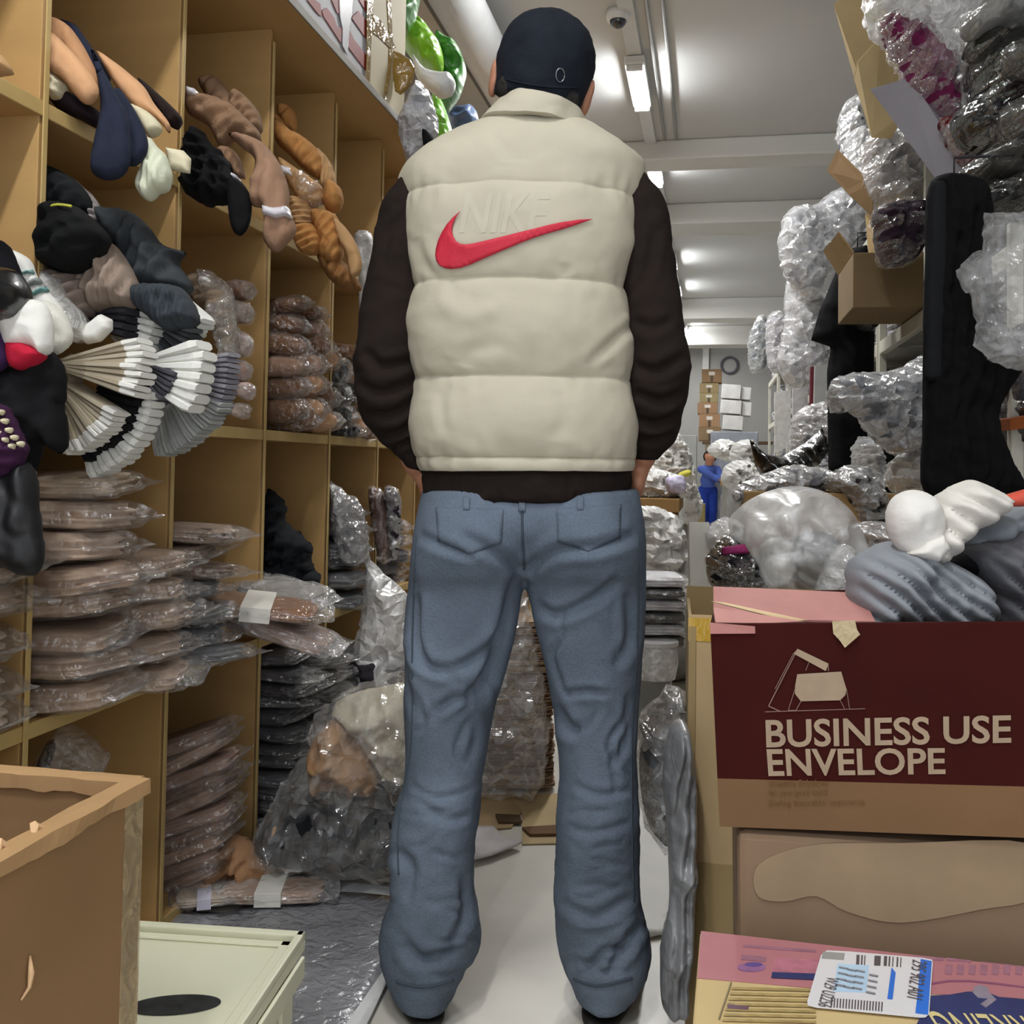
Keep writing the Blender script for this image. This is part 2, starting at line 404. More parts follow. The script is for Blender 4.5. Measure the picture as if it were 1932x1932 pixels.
for s in (-1, 1):
    hell((s*.084, -.004, -.048), (.011, .021, .036)); hell((s*.088, -.012, -.032), (.008, .016, .020))
for s, sh, el, wr, hd in ((-1, ml(822, 372), ml(722, 690, -.02), ml(786, 872, .02), ml(818, 935, .035)), (1, ml(1150, 372), ml(1246, 690, -.02), ml(1212, 860, .02), ml(1192, 935, .035))):
    cap_chain([sh, (sh+el)/2, el, (el+wr)/2, wr], [.045, .042, .038, .036, .026])
    ax = (hd-wr)/np.linalg.norm(hd-wr)
    cap_chain([wr, wr+ax*.05, wr+ax*.085], [(.022, .032, .025), (.018, .04, .03), (.016, .04, .02)])
    for k, (dy, ln) in enumerate(((-.032, .062), (-.011, .075), (.011, .08), (.032, .07))):
        b0 = wr+ax*.085+np.array([0, dy, 0]); b1 = b0+ax*ln*.5; b2 = b1+ax*ln*.35+np.array([-s*.012, .004, 0]); b3 = b2+ax*ln*.25+np.array([-s*.012, .002, 0])
        cap_chain([b0, b1, b2, b3], [.0095, .009, .0085, .0075], 8)
    t0 = wr+ax*.03+np.array([0, .03, 0]); cap_chain([t0, t0+ax*.03+np.array([-s*.01, .022, 0]), t0+ax*.058+np.array([-s*.016, .028, 0])], [.013, .011, .009], 8)
for s, h_, k_, a_ in ((-1, ml(890, 1000), ml(845, 1400, .02), ml(815, 1810)), (1, ml(1100, 1000), ml(1130, 1400, .02), ml(1138, 1810))):
    cap_chain([h_, (h_+k_)/2, k_, (k_*.55+a_*.45), a_], [.082, .07, .05, .05, .036])
    f = np.array([a_[0]+s*.035, a_[1]+.13, .045]); cap_chain([np.array([a_[0], a_[1], .05]), f], [.036, .032])
V, Fc, N = remesh(bm_.V, bm_.F, .0055, 3)
V = V-N*.0
body = meshobj('body', V, Fc, SKIN, man, label='bare skin of neck, ears and wrists')
for s in (-1, 1):
    ey = lump('eye', (.012, .012, .012), mat('#efece6', rough=.2, bump=0), man, hp(s*.03, .077, -.012), e=2, n=6)
    lump('iris', (.005, .002, .005), mat('#20130c', rough=.2, bump=0), ey, (0, .0115, 0), e=2, n=4)
lump('lips', (.022, .006, .006), mat('#8e5348', rough=.5), man, hp(0, .0935, -.068), e=2, n=6)
# --- jeans
L = [(925, 797, 1003, .115, .0), (980, 784, 1003, .132, -.01), (1030, 776, 1000, .14, -.015), (1070, 772, 995, .13, -.01), (1100, 770, 988, .118, 0), (1150, 766, 980, .11, 0),
     (1200, 763, 970, .105, .005), (1270, 762, 950, .10, .01), (1340, 762, 933, .092, .015), (1420, 765, 920, .088, .015), (1480, 760, 908, .086, .01), (1540, 745, 903, .086, 0),
     (1600, 737, 895, .085, 0), (1650, 741, 893, .083, 0), (1700, 737, 898, .085, .0), (1740, 723, 905, .09, .01), (1780, 718, 905, .098, .02), (1820, 727, 880, .1, .02), (1850, 740, 863, .092, .015), (1874, 752, 852, .088, .01)]
Rr = [(925, 985, 1203, .115, .0), (980, 985, 1212, .132, -.01), (1030, 985, 1216, .14, -.015), (1070, 988, 1217, .13, -.01), (1100, 992, 1217, .118, 0), (1150, 1003, 1215, .11, 0),
      (1200, 1014, 1212, .105, .005), (1270, 1031, 1208, .10, .01), (1340, 1044, 1203, .092, .015), (1420, 1055, 1200, .088, .015), (1480, 1057, 1202, .086, .01), (1540, 1053, 1203, .086, 0),
      (1600, 1050, 1203, .085, 0), (1650, 1048, 1203, .083, 0), (1700, 1047, 1206, .085, 0), (1740, 1050, 1216, .09, .01), (1780, 1053, 1226, .098, .02), (1820, 1063, 1220, .1, .02), (1850, 1078, 1202, .092, .015), (1874, 1087, 1182, .088, .01)]
jb = MB()
for T in (L, Rr):
    V, Fc = loftV([ring(a, b, c, d, e_) for a, b, c, d, e_ in T], 40, 90, 2.15); jb.add(V, Fc)
V, Fc = loftV([ring(922, 800, 1200, .112, .0), ring(960, 800, 1200, .12, -.005), ring(1000, 830, 1170, .12, -.005), ring(1040, 880, 1110, .10, -.0), ring(1085, 930, 1050, .07, 0)], 60, 40, 2.6); jb.add(V, Fc)
V, Fc, N = remesh(jb.V, jb.F, .006, 2)
_r = random.Random(3)
ST_ = [([(x, y), (x+_r.uniform(20, 50), y+_r.uniform(-14, 14)), (x+_r.uniform(60, 100), y+_r.uniform(-26, 22))], _r.uniform(4, 7), -_r.uniform(.002, .0042)) for x, y in [(_r.choice([_r.uniform(745, 820), _r.uniform(1050, 1120)]), _r.uniform(1480, 1840)) for _ in range(26)]]
ST_ += [([(x, y), (x+_r.uniform(-30, 30), y+_r.uniform(30, 60)), (x+_r.uniform(-40, 40), y+_r.uniform(70, 110))], _r.uniform(5, 9), -_r.uniform(.002, .005)) for x, y in [(_r.choice([_r.uniform(780, 920), _r.uniform(1050, 1190)]), _r.uniform(1080, 1420)) for _ in range(16)]]
ST_ += [([(975, 1085), (955, 1180), (925, 1260), (890, 1330)], 13, -.016), ([(785, 1120), (782, 1200), (805, 1255), (850, 1265)], 10, -.013), ([(850, 1265), (900, 1240), (945, 1190)], 10, -.010),
       ([(870, 1010), (930, 1040), (985, 1080)], 11, -.012), ([(990, 1080), (1050, 1040), (1130, 1030), (1200, 1010)], 11, -.011), ([(790, 1010), (850, 1035), (900, 1050)], 9, -.008),
       ([(1010, 1140), (1050, 1160), (1120, 1130), (1170, 1090)], 10, -.009), ([(1185, 1120), (1190, 1200), (1160, 1260)], 10, -.009), ([(1060, 1310), (1110, 1305), (1150, 1310)], 7, -.007),
       ([(1045, 1330), (1070, 1370), (1095, 1380)], 12, -.011), ([(820, 1340), (880, 1310), (915, 1280)], 9, -.007), ([(780, 1500), (840, 1545), (890, 1535)], 8, -.006), ([(775, 1480), (820, 1505), (880, 1500)], 6, -.005),
       ([(745, 1600), (775, 1640), (765, 1700)], 12, -.010), ([(760, 1780), (800, 1810), (860, 1790)], 12, -.011), ([(1150, 1830), (1180, 1780), (1215, 1740)], 10, -.011), ([(1060, 1700), (1120, 1730), (1190, 1690)], 10, -.008),
       ([(1070, 1560), (1120, 1570), (1190, 1550)], 7, -.005), ([(1080, 1480), (1130, 1500), (1190, 1490)], 7, -.005), ([(870, 1650), (880, 1720), (850, 1780)], 9, -.008), ([(1100, 1840), (1150, 1790), (1200, 1790)], 9, -.009),
       ([(760, 1260), (770, 1300), (790, 1360)], 8, -.005), ([(1195, 1300), (1180, 1400), (1150, 1450)], 8, -.005), ([(985, 950), (986, 1010), (988, 1070)], 4, -.004)]
V = V+N*(folds(V, N, ST_)+.0025*fbm(V*np.array([9, 9, 5]), 4)+.0018*ridged(V*np.array([14, 14, 22]), 8)*(V[:, 2] < .4))[:, None]
m, nt, out = newmat('m_denim'); Nn = nt.nodes.new; Lk = nt.links.new
pb = Nn('ShaderNodeBsdfPrincipled'); Lk(pb.outputs[0], out.inputs[0]); tc = Nn('ShaderNodeTexCoord')
n1 = Nn('ShaderNodeTexNoise'); n1.inputs['Scale'].default_value = 5; n1.inputs['Detail'].default_value = 3; Lk(tc.outputs['Object'], n1.inputs[0])
n2 = Nn('ShaderNodeTexNoise'); n2.inputs['Scale'].default_value = 260; Lk(tc.outputs['Object'], n2.inputs[0])
mm = Nn('ShaderNodeMath'); mm.operation = 'MULTIPLY_ADD'; Lk(n2.outputs[0], mm.inputs[0]); mm.inputs[1].default_value = .35; Lk(n1.outputs[0], mm.inputs[2])
rp = Nn('ShaderNodeValToRGB'); rp.color_ramp.elements[0].position = .45; rp.color_ramp.elements[1].position = .9
rp.color_ramp.elements[0].color = C('#505a66'); rp.color_ramp.elements[1].color = C('#6d7988'); Lk(mm.outputs[0], rp.inputs[0]); Lk(rp.outputs[0], pb.inputs['Base Color'])
pb.inputs['Roughness'].default_value = .9; pb.inputs['Specular IOR Level'].default_value = .15
bp = Nn('ShaderNodeBump'); bp.inputs['Strength'].default_value = .3; bp.inputs['Distance'].default_value = .004; Lk(n2.outputs[0], bp.inputs['Height']); Lk(bp.outputs[0], pb.inputs['Normal'])
DENIM = m
jeans = meshobj('jeans', V, Fc, DENIM, man)
def bvh(o): return BVHTree.FromPolygons([tuple(v.co) for v in o.data.vertices], [tuple(p.vertices) for p in o.data.polygons])
def drape(tree, pts, off=.002):
    o3 = MI @ Vector((0, 0, CAMH)); out = []; last = None
    for px, py in pts:
        d = (MI.to_3x3() @ ray(px, py)).normalized(); h = tree.ray_cast(o3, d)
        if h[0] is None: q = last if last is not None else o3+d*1.7
        else: q = h[0]-d*off
        out.append(q); last = q
    return out
def patch(name, tree, poly, m, parent, cell=7, off=.003, th=.0015, label=None):
    """a flat cloth patch (polygon in picture space) laid on the garment behind it"""
    bm = bmesh.new(); vs = [bm.verts.new((x, y, 0)) for x, y in poly]; f = bm.faces.new(vs)
    bmesh.ops.triangulate(bm, faces=[f])
    for _ in range(5):
        ed = [e for e in bm.edges if e.calc_length() > cell*1.6]
        if not ed: break
        bmesh.ops.subdivide_edges(bm, edges=ed, cuts=1); bmesh.ops.triangulate(bm, faces=bm.faces[:])
    P = drape(tree, [(v.co.x, v.co.y) for v in bm.verts], off)
    for i, v in enumerate(bm.verts): v.index = i
    Fc = [tuple(v.index for v in f.verts) for f in bm.faces]; bm.free()
    o = meshobj(name, P, Fc, m, parent, label=label)
    sd = o.modifiers.new('s', 'SOLIDIFY'); sd.thickness = th; sd.offset = 0
    return o
def seam(name, tree, pts, r, m, parent, n=30):
    P = drape(tree, [tuple(q) for q in catmull(pts, n)], r*.4)
    return MB().tube(P, r, 6).build(name, m, parent, smooth=True)
jt = bvh(jeans); DK = cloth('#434c56'); 
for poly in ([(822, 958), (950, 962), (946, 1025), (885, 1045), (826, 1020)], [(1050, 960), (1172, 952), (1170, 1015), (1110, 1040), (1052, 1022)]):
    pk = patch('back_pocket', jt, poly, DENIM, jeans, off=.0015, th=.002)
seam('centre_seam', jt, [(985, 945), (986, 1010), (989, 1075)], .0022, DK, jeans)
for x, y0, y1 in ((985, 938, 965), (880, 938, 962), (1095, 938, 962)): patch('belt_loop', jt, [(x-6, y0), (x+6, y0), (x+6, y1), (x-6, y1)], DENIM, jeans, off=.003, th=.003)
seam('leg_hem', jt, [(748, 1852), (800, 1862), (856, 1850)], .0025, DK, jeans); seam('leg_hem', jt, [(1082, 1848), (1130, 1860), (1192, 1846)], .0025, DK, jeans)
seam('side_seam', jt, [(786, 1010), (778, 1200), (776, 1400), (752, 1560), (752, 1650)], .0018, DK, jeans); seam('side_seam', jt, [(1204, 1010), (1203, 1200), (1192, 1400), (1193, 1600), (1196, 1700)], .0018, DK, jeans)
# --- sweatshirt: sleeves, body and ribbed hem in one garment
SW = mat('#221b18', rough=.93, var=.12, scale=9, bump=.2, bscale=120, spec=.15)
sb = MB()
V, Fc = loftV([ring(944, 806, 1180, .126), ring(925, 800, 1188, .130), ring(900, 797, 1192, .132), ring(875, 803, 1188, .125), ring(840, 806, 1180, .115), ring(600, 800, 1160, .11), ring(400, 800, 1175, .11), ring(330, 800, 1180, .10), ring(280, 860, 1120, .075), ring(245, 940, 1070, .06)], 48, 60, 2.2); sb.add(V, Fc)
AL = [(322, 775, 830, .05, 0), (340, 757, 838, .06, 0), (370, 737, 835, .068, 0), (400, 719, 825, .07, 0), (500, 700, 806, .068, -.005), (600, 681, 795, .066, -.012), (680, 668, 790, .065, -.018), (745, 673, 792, .063, -.012),
      (790, 686, 796, .058, 0), (825, 712, 800, .05, .01), (855, 745, 803, .042, .018), (886, 776, 808, .034, .024)]
AR = [(322, 1140, 1205, .05, 0), (340, 1135, 1221, .06, 0), (370, 1138, 1243, .068, 0), (400, 1145, 1256, .07, 0), (480, 1160, 1270, .068, -.005), (570, 1172, 1281, .066, -.012), (680, 1180, 1298, .065, -.018), (745, 1180, 1296, .063, -.012),
      (790, 1180, 1283, .058, 0), (825, 1182, 1272, .05, .01), (848, 1187, 1255, .042, .018), (868, 1193, 1240, .036, .022)]
for T in (AL, AR):
    V, Fc = loftV([ring(a, b, c, d, e_) for a, b, c, d, e_ in T], 36, 60, 2.1); sb.add(V, Fc)
V, Fc, N = remesh(sb.V, sb.F, .0055, 2)
SF = [([(690, 660), (720, 690), (780, 680)], 10, -.010), ([(672, 720), (720, 740), (782, 715)], 9, -.009), ([(690, 780), (740, 780), (785, 750)], 8, -.009), ([(705, 820), (750, 815), (790, 790)], 7, -.008), ([(728, 850), (765, 835), (790, 820)], 6, -.006),
      ([(1195, 690), (1240, 700), (1292, 670)], 10, -.010), ([(1198, 740), (1245, 755), (1290, 740)], 9, -.010), ([(1200, 790), (1240, 800), (1280, 780)], 8, -.009), ([(1205, 830), (1235, 830), (1268, 815)], 7, -.007),
      ([(1200, 560), (1225, 500), (1235, 430)], 9, -.006), ([(720, 500), (735, 440), (765, 400)], 9, -.005), ([(1195, 600), (1230, 620), (1270, 600)], 9, -.006)]
z_h = ml(990, 915)[2]
rib = (V[:, 2] < z_h+.02)*(np.abs(V[:, 0]) < .21)*.0012*np.sin(np.arctan2(V[:, 1], V[:, 0])*150)
V = V+N*(folds(V, N, SF)+.003*fbm(V*12, 11)+.0025*ridged(V*np.array([8, 8, 16]), 5)+rib)[:, None]
sweat = meshobj('sweatshirt', V, Fc, SW, man)
# --- puffer vest
VEST = mat('#b9b3a0', rough=.75, var=.035, scale=9, bump=.12, bscale=70, spec=.25)
VR = [(236, 915, 1088, .072, 0), (248, 893, 1108, .086, 0), (262, 862, 1133, .10, 0), (280, 828, 1160, .112, 0), (300, 797, 1190, .122, 0), (318, 774, 1210, .128, 0), (345, 762, 1210, .133, 0), (372, 763, 1205, .136, 0), (400, 768, 1198, .138, 0),
      (440, 771, 1188, .138, 0), (480, 776, 1184, .138, 0), (535, 781, 1168, .138, 0), (575, 777, 1176, .138, 0), (620, 775, 1181, .138, 0), (680, 783, 1182, .136, 0), (712, 790, 1180, .134, 0), (750, 787, 1186, .134, 0), (800, 783, 1192, .136, 0), (850, 790, 1191, .136, 0), (868, 794, 1192, .135, 0), (886, 800, 1187, .132, 0)]
V, Fc = loftV([ring(*r) for r in VR], 150, 260, 2.35, cap=False)
N = normals(V, Fc)
if N[0] @ (V[0]-ml(1000, 300)) < 0: N = -N
zs = [1.64, 1.438, 1.277, 1.114, .978, .95]
zz = V[:, 2]; b = np.zeros(len(V))
for i in range(len(zs)-1):
    t = np.clip((zs[i]-zz)/(zs[i]-zs[i+1]), 0, 1); mk = (zz <= zs[i]) & (zz > zs[i+1])
    h = .021 if i not in (0, 4) else (.012 if i == 0 else .008)
    b[mk] = (h*np.clip(np.sin(pi*t[mk]), 0, 1)**.55)
q = V*np.array([1, 1, 1])
seamprox = np.zeros(len(V))
for z in zs[1:5]: seamprox += np.exp(-((zz-z)/.03)**2)
puck = seamprox*.0035*ridged(np.stack([V[:, 0]*26, V[:, 1]*26, V[:, 2]*9], 1), 2)
VF = [([(880, 690), (900, 660), (960, 650)], 14, -.004), ([(1100, 690), (1150, 640), (1185, 610)], 9, -.005), ([(1060, 500), (1062, 525)], 10, -.004), ([(800, 450), (815, 500), (835, 525)], 10, -.004), ([(840, 740), (845, 780), (850, 815)], 8, -.003), ([(930, 262), (955, 290), (965, 310)], 8, -.004), ([(1050, 740), (1060, 790), (1040, 830)], 12, -.003), ([(830, 560), (900, 600), (960, 560)], 18, .004)]
V = V+N*(b*(.35+.65*np.abs(N[:, 1]))+puck+.0035*fbm(V*np.array([10, 10, 10]), 21)+.0025*ridged(V*7, 31)+folds(V, N, VF))[:, None]
vest = meshobj('puffer_vest', V, Fc, VEST, man)
sd = vest.modifiers.new('s', 'SOLIDIFY'); sd.thickness = .010
_f = vest.data.polygons[150*100+40]; _i = _f.vertices[0]; sd.offset = -1 if _f.normal.dot(Vector(N[_i])) > 0 else 1
vt = bvh(vest)
# stand collar, tilted with the head
cr = []
for f_, g in ((0, 0), (.35, .002), (.7, .004), (1, .0)):
    a0, a1 = ml(906, 240, -.03), ml(1097, 256, -.03); c0, c1 = ml(950, 184, -.06), ml(1095, 214, -.06)
    a = a0*(1-f_)+c0*f_; b2 = a1*(1-f_)+c1*f_; hw = (b2-a)/2
    cr.append(((a+b2)/2*np.array([1, 0, 1])+np.array([0, -.03, 0]), hw*(1+g*5), np.array([0, .095*(1-f_)+.088*f_, 0])))
V, Fc = loftV(cr, 80, 24, 2.1, cap=False); N = normals(V, Fc); V = V+N*(.004*fbm(V*16, 3))[:, None]
co = meshobj('collar', V, Fc, VEST, vest); sd = co.modifiers.new('s', 'SOLIDIFY'); sd.thickness = .014; sd.offset = 0
sd2 = co.modifiers.new('b', 'BEVEL'); sd2.width = .004; sd2.segments = 2
# armhole piping
for x0, sgn, pts in ((0, -1, [(800, 300), (772, 322), (760, 350), (762, 385), (770, 430), (776, 480), (784, 530)]), (0, 1, [(1186, 300), (1207, 322), (1208, 355), (1203, 390), (1190, 430), (1180, 480), (1168, 530)])):
    P = [Vector(ml(x, y, -.02)) for x, y in catmull(pts, 24)]
    MB().tube(P, .0065, 8).build('armhole_binding', VEST, vest, smooth=True)
S = [(418, 803), (392, 825), (370, 850), (350, 882), (336, 912), (327, 945), (325, 970), (329, 990), (342, 1008), (362, 1018), (388, 1021), (420, 1017), (460, 1003), (500, 985), (550, 963), (600, 942), (650, 921), (700, 902), (750, 886), (800, 872), (860, 853), (921, 832),
     (870, 834), (800, 844), (750, 855), (700, 868), (650, 880), (600, 893), (550, 905), (500, 917), (470, 924), (440, 928), (418, 925), (402, 915), (392, 898), (388, 880), (388, 862), (395, 840), (405, 820)]
poly = [(660+x/2.012, y/2.012) for x, y in S]
patch('swoosh_emblem', vt, poly, mat('#bf2038', rough=.7, var=.05, bump=.15, bscale=150), vest, cell=7, off=.004, th=.002, label='red swoosh emblem')
TV, TF = textmesh('NIKE', 78, bold=1.5, shear=.25, spacing=1.0)
bm = bmesh.new(); vs = [bm.verts.new((v.x, v.y, 0)) for v in TV]
for f in TF:
    try: bm.faces.new([vs[i] for i in f])
    except ValueError: pass
bmesh.ops.triangulate(bm, faces=bm.faces[:])
for _ in range(3):
    ed = [e for e in bm.edges if e.calc_length() > 14]
    if ed: bmesh.ops.subdivide_edges(bm, edges=ed, cuts=1); bmesh.ops.triangulate(bm, faces=bm.faces[:])
mx = max(v.co.x for v in bm.verts); my = max(v.co.y for v in bm.verts)
P = drape(vt, [(862+v.co.x/mx*178, 437-v.co.y/my*74-v.co.x*.0) for v in bm.verts], .0006)
for i, v in enumerate(bm.verts): v.index = i
Fc = [tuple(v.index for v in f.verts) for f in bm.faces]; bm.free()
meshobj('tonal_lettering', P, Fc, mat('#bab4a2', rough=.75, var=.02, bump=.1), vest, label='faint cream lettering')
# --- cap
CAPM = mat('#161b24', rough=.85, var=.15, scale=20, bump=.2, bscale=140, spec=.2)
D, Fc0 = cubesphere(26)
V = D.copy(); dz = -V[:, 2]; low = dz > 0; dep = np.clip(dz/.72, 0, 1)
hor = np.linalg.norm(V[:, :2], axis=1)+1e-9; U = V[:, :2]/hor[:, None]
rad = np.where(low, np.where(dz < .72, 1-.13*dep**2, .87*np.clip((1-dz)/.28, 0, 1)), hor)
V = np.stack([U[:, 0]*rad*.0875, U[:, 1]*rad*.104, np.where(low, -dep*.082, V[:, 2]*.084)], 1)
V[:, 2] += np.where(low, dep*(.03*np.clip(V[:, 1]/.1, -.4, 1)), 0)
ang = np.arctan2(V[:, 1], V[:, 0]); V = V*(1-.006*np.exp(-(((ang*6/(2*pi)) % 1-.5)/.04)**2)*(V[:, 2] > -.03))[:, None]
V = V+D*(.0022*fbm(V*30, 5)+.002*ridged(V*14, 6))[:, None]
V = np.array([HR @ Vector(v) for v in V])+HC+np.array([0, -.006, .006])
capo = meshobj('cap', V, Fc0, CAPM, man)
bv = MB()
n = 20; rows = 8; VV = []; FF = []
for j in range(rows):
    for i in range(n):
        a = -1.15+2.3*i/(n-1); rr = j/(rows-1)
        x = sin(a)*.082*(1-.0*rr); y = .09*cos(a)*.9+.01+rr*.075*cos(a*1.15)**.6 if cos(a*1.15) > 0 else .09*cos(a)
        z = -.028-rr*.012-(x/.082)**2*.018
        VV.append(tuple(hp(x, y, z)))
for j in range(rows-1):
    for i in range(n-1): FF.append((j*n+i, j*n+i+1, (j+1)*n+i+1, (j+1)*n+i))
br = meshobj('visor', VV, FF, CAPM, capo); sd = br.modifiers.new('s', 'SOLIDIFY'); sd.thickness = .004
ct = BVHTree.FromPolygons([tuple(v) for v in V], Fc0)
lump('button', (.007, .007, .004), CAPM, capo, hp(.006, -.0, .094), e=2, n=5)
P = drape(ct, [(1057+8*cos(a), 142+13*sin(a)) for a in [2*pi*k/20 for k in range(21)]], .0015)
MB().tube(P, .0013, 6).build('strap_buckle', mat('#8d8f94', rough=.3, metal=1, bump=0), capo, smooth=True)
P = drape(ct, [tuple(q) for q in catmull([(955, 150), (1000, 160), (1050, 165), (1098, 165)], 20)], .001)
MB().tube(P, .0018, 6).build('back_strap_seam', CAPM, capo, smooth=True)
V, Fc = lumpV((.070, .03, .035), e=2.2, n=14, rid=.05, rfreq=12); V = np.array([HR @ Vector(v) for v in V])
meshobj('hair', V+hp(0, -.055, -.075), Fc, mat('#17130f', rough=.8, var=.2, bump=.5, bscale=200, stretch=(1, 1, .2)), man)
# --- shoes
SH = mat('#33261f', rough=.5, var=.15, bump=.1)
for s, px, rz in ((-1, 803, 14), (1, 1134, -14)):
    c = ml(px, 1888); base = np.array([c[0], c[1]-.02, 0])
    D, Fc = cubesphere(16); V = D.copy()
    sc = (np.abs(V)**2.6).sum(1)**(-1/2.6); V = V*sc[:, None]*np.array([.043, .145, .05])
    V[:, 0] *= 1+.16*np.sin((V[:, 1]/.145)*pi/2); V[:, 2] *= 1-.35*np.clip(V[:, 1]/.145, 0, 1); V[:, 1] += .10
    V[:, 2] = np.maximum(V[:, 2], -.035)+.055
    sh = meshobj('shoe', V, Fc, SH, man, loc=base, rot=(0, 0, R(-s*16)))
    D2 = D*(np.abs(D)**3).sum(1)[:, None]**(-1/3)*np.array([.047, .150, .011]); D2[:, 0] *= 1+.16*np.sin((D2[:, 1]/.15)*pi/2); D2[:, 1] += .10; D2[:, 2] += .0115
    meshobj('sole', D2, Fc, mat('#15110f', rough=.7), sh)
# ------------------------------------------------------------------ soft goods builders
FWD = Vector((-sin(YAW), cos(YAW), 0)); RGT = Vector((cos(YAW), sin(YAW), 0))
def insideA(P, poly):
    x, y = P[:, 0], P[:, 1]; r = np.zeros(len(P), bool); n = len(poly)
    for i in range(n):
        x1, y1 = poly[i]; x2, y2 = poly[(i+1) % n]
        c = ((y1 > y) != (y2 > y)); t = (y-y1)/((y2-y1) if y2 != y1 else 1e-9); r ^= c & (x < x1+t*(x2-x1))
    return r
def nearA(P, poly):
    best = np.full(len(P), 1e9); Q = np.zeros_like(P); n = len(poly)
    for i in range(n):
        a = poly[i]; b = poly[(i+1) % n]; ab = b-a; L = ab@ab+1e-9
        t = np.clip(((P-a)@ab)/L, 0, 1); q = a+t[:, None]*ab; d = np.linalg.norm(P-q, axis=1); m = d < best
        best[m] = d[m]; Q[m] = q[m]
    return best, Q
def closed(poly, k=6):
    p = np.array(poly, float); n = len(p); out = []
    for i in range(n):
        p0, p1, p2, p3 = p[i-1], p[i], p[(i+1) % n], p[(i+2) % n]
        for j in range(k):
            f = j/k; out.append(.5*((2*p1)+(-p0+p2)*f+(2*p0-5*p1+4*p2-p3)*f*f+(-p0+3*p1-3*p2+p3)*f**3))
    return np.array(out)
SEED = [100]
def pillowV(poly, Z, T, cell=None, smooth=True, amp=.25, freq=14, rid=.3, rfreq=10, fold=None, foldamp=.35, zx=0, zy=0, R_=None, rag=0, back=.8, edge=.5):
    """a soft body with the given outline: Z metres away, half thickness T metres.  fold=(angle,count) adds creases"""
    SEED[0] += 1; sd = SEED[0]
    pl = closed(poly) if smooth else np.array(poly, float)
    if rag:
        q = np.c_[pl/60., np.zeros(len(pl))]; pl = pl+rag*np.c_[fbm(q*3, sd, 2), fbm(q*3, sd+1, 2)]
    mn, mx = pl.min(0), pl.max(0); c0 = (mn+mx)/2; w = max(mx-mn)
    if cell is None: cell = max(2.6, min(9, w/34))
    nx = int((mx[0]-mn[0])/cell)+3; ny = int((mx[1]-mn[1])/cell)+3
    gx = mn[0]-cell+np.arange(nx)*cell; gy = mn[1]-cell+np.arange(ny)*cell
    cx, cy = np.meshgrid(gx[:-1]+cell/2, gy[:-1]+cell/2); ins = insideA(np.c_[cx.ravel(), cy.ravel()], pl).reshape(ny-1, nx-1)
    idx = -np.ones((ny, nx), int); pts = []; quads = []
    for j in range(ny-1):
        for i in range(nx-1):
            if ins[j, i]:
                for a, b in ((j, i), (j, i+1), (j+1, i+1), (j+1, i)):
                    if idx[a, b] < 0: idx[a, b] = len(pts); pts.append((gx[b], gy[a]))
                quads.append((idx[j, i], idx[j, i+1], idx[j+1, i+1], idx[j+1, i]))
    P = np.array(pts); ec = {}
    for q in quads:
        for k in range(4):
            e = (q[k], q[(k+1) % 4]); ec[e] = ec.get(e, 0)+1
    bed = [e for e in ec if (e[1], e[0]) not in ec]; bs = sorted({v for e in bed for v in e})
    d, Q = nearA(P, pl); P[bs] = Q[bs]; d[bs] = 0
    Rr = R_ or max(8, np.percentile(d, 92))
    t = np.clip(d/Rr, 0, 1); f = (1-(1-t)**2)**edge
    m = Z/F; q3 = np.c_[(P-c0)*m, np.zeros(len(P))]
    h = f*(1+amp*fbm(q3*freq, sd, 3)+rid*(ridged(q3*rfreq*1.5, sd+2, 2)-.5))
    if fold:
        a = R(fold[0]); u = (q3[:, 0]*sin(a)+q3[:, 1]*cos(a)); L = max(abs(u.max()-u.min()), 1e-3)
        ph = u/L*fold[1]*pi+1.6*fbm(q3*8, sd+5, 2); h = h+foldamp*f*(np.abs(np.sin(ph))-.55)
    h = np.maximum(h, 0)
    P0 = []; base = PZ(c0[0], c0[1], Z)
    Zp = Z+zx*(P[:, 0]-c0[0])*m+zy*(P[:, 1]-c0[1])*m
    fr = []; bk = []; bset = set(bs)
    W = np.array([PZ(x, y, z) for (x, y), z in zip(P, Zp)]); fw = np.array(FWD)
    Fr = W-fw*(T*h)[:, None]; Bk = W+fw*(T*back*h)[:, None]
    V = list(Fr); mp = {}
    for i in range(len(P)):
        if i in bset: mp[i] = i
        else: mp[i] = len(V); V.append(Bk[i])
    Fc = [tuple(q) for q in quads]+[tuple(mp[k] for k in q[::-1]) for q in quads]
    V = np.array(V); o = np.array([base.x, base.y, base.z])
    return V-o, Fc, o
def facet(V, Fc, k=.0022, step=1):
    q = V*60; d = np.stack([pn(q, 1), pn(q, 2), pn(q, 3)], 1)*k; return V+d
def pillow(name, lab, cat, poly, Z, T, m, group=None, parent=None, crumple=False, **kw):
    if crumple and 'cell' not in kw: pa = np.array(poly, float); kw['cell'] = max(4.2, min(11, max(pa.max(0)-pa.min(0))/26))
    V, Fc, o = pillowV(poly, Z, T, **kw)
    if crumple:
        sc_ = kw['cell']*Z/F; V = V+_rng.normal(size=V.shape)*sc_*.16; tri = []
        for f in Fc:
            if len(f) == 4: tri += [(f[0], f[1], f[2]), (f[0], f[2], f[3])] if _rng.rand() < .5 else [(f[1], f[2], f[3]), (f[1], f[3], f[0])]
            else: tri.append(f)
        Fc = tri
    if parent is None:
        ob = meshobj(name, V, Fc, m, None, not crumple, o); props(ob, lab, cat, group)
    else:
        ob = meshobj(name, V+o-np.array(parent.matrix_basis.translation if parent.parent is None else parent.parent.matrix_basis.translation+parent.matrix_basis.translation), Fc, m, parent, not crumple)
        if lab: ob['label'] = lab
    return ob
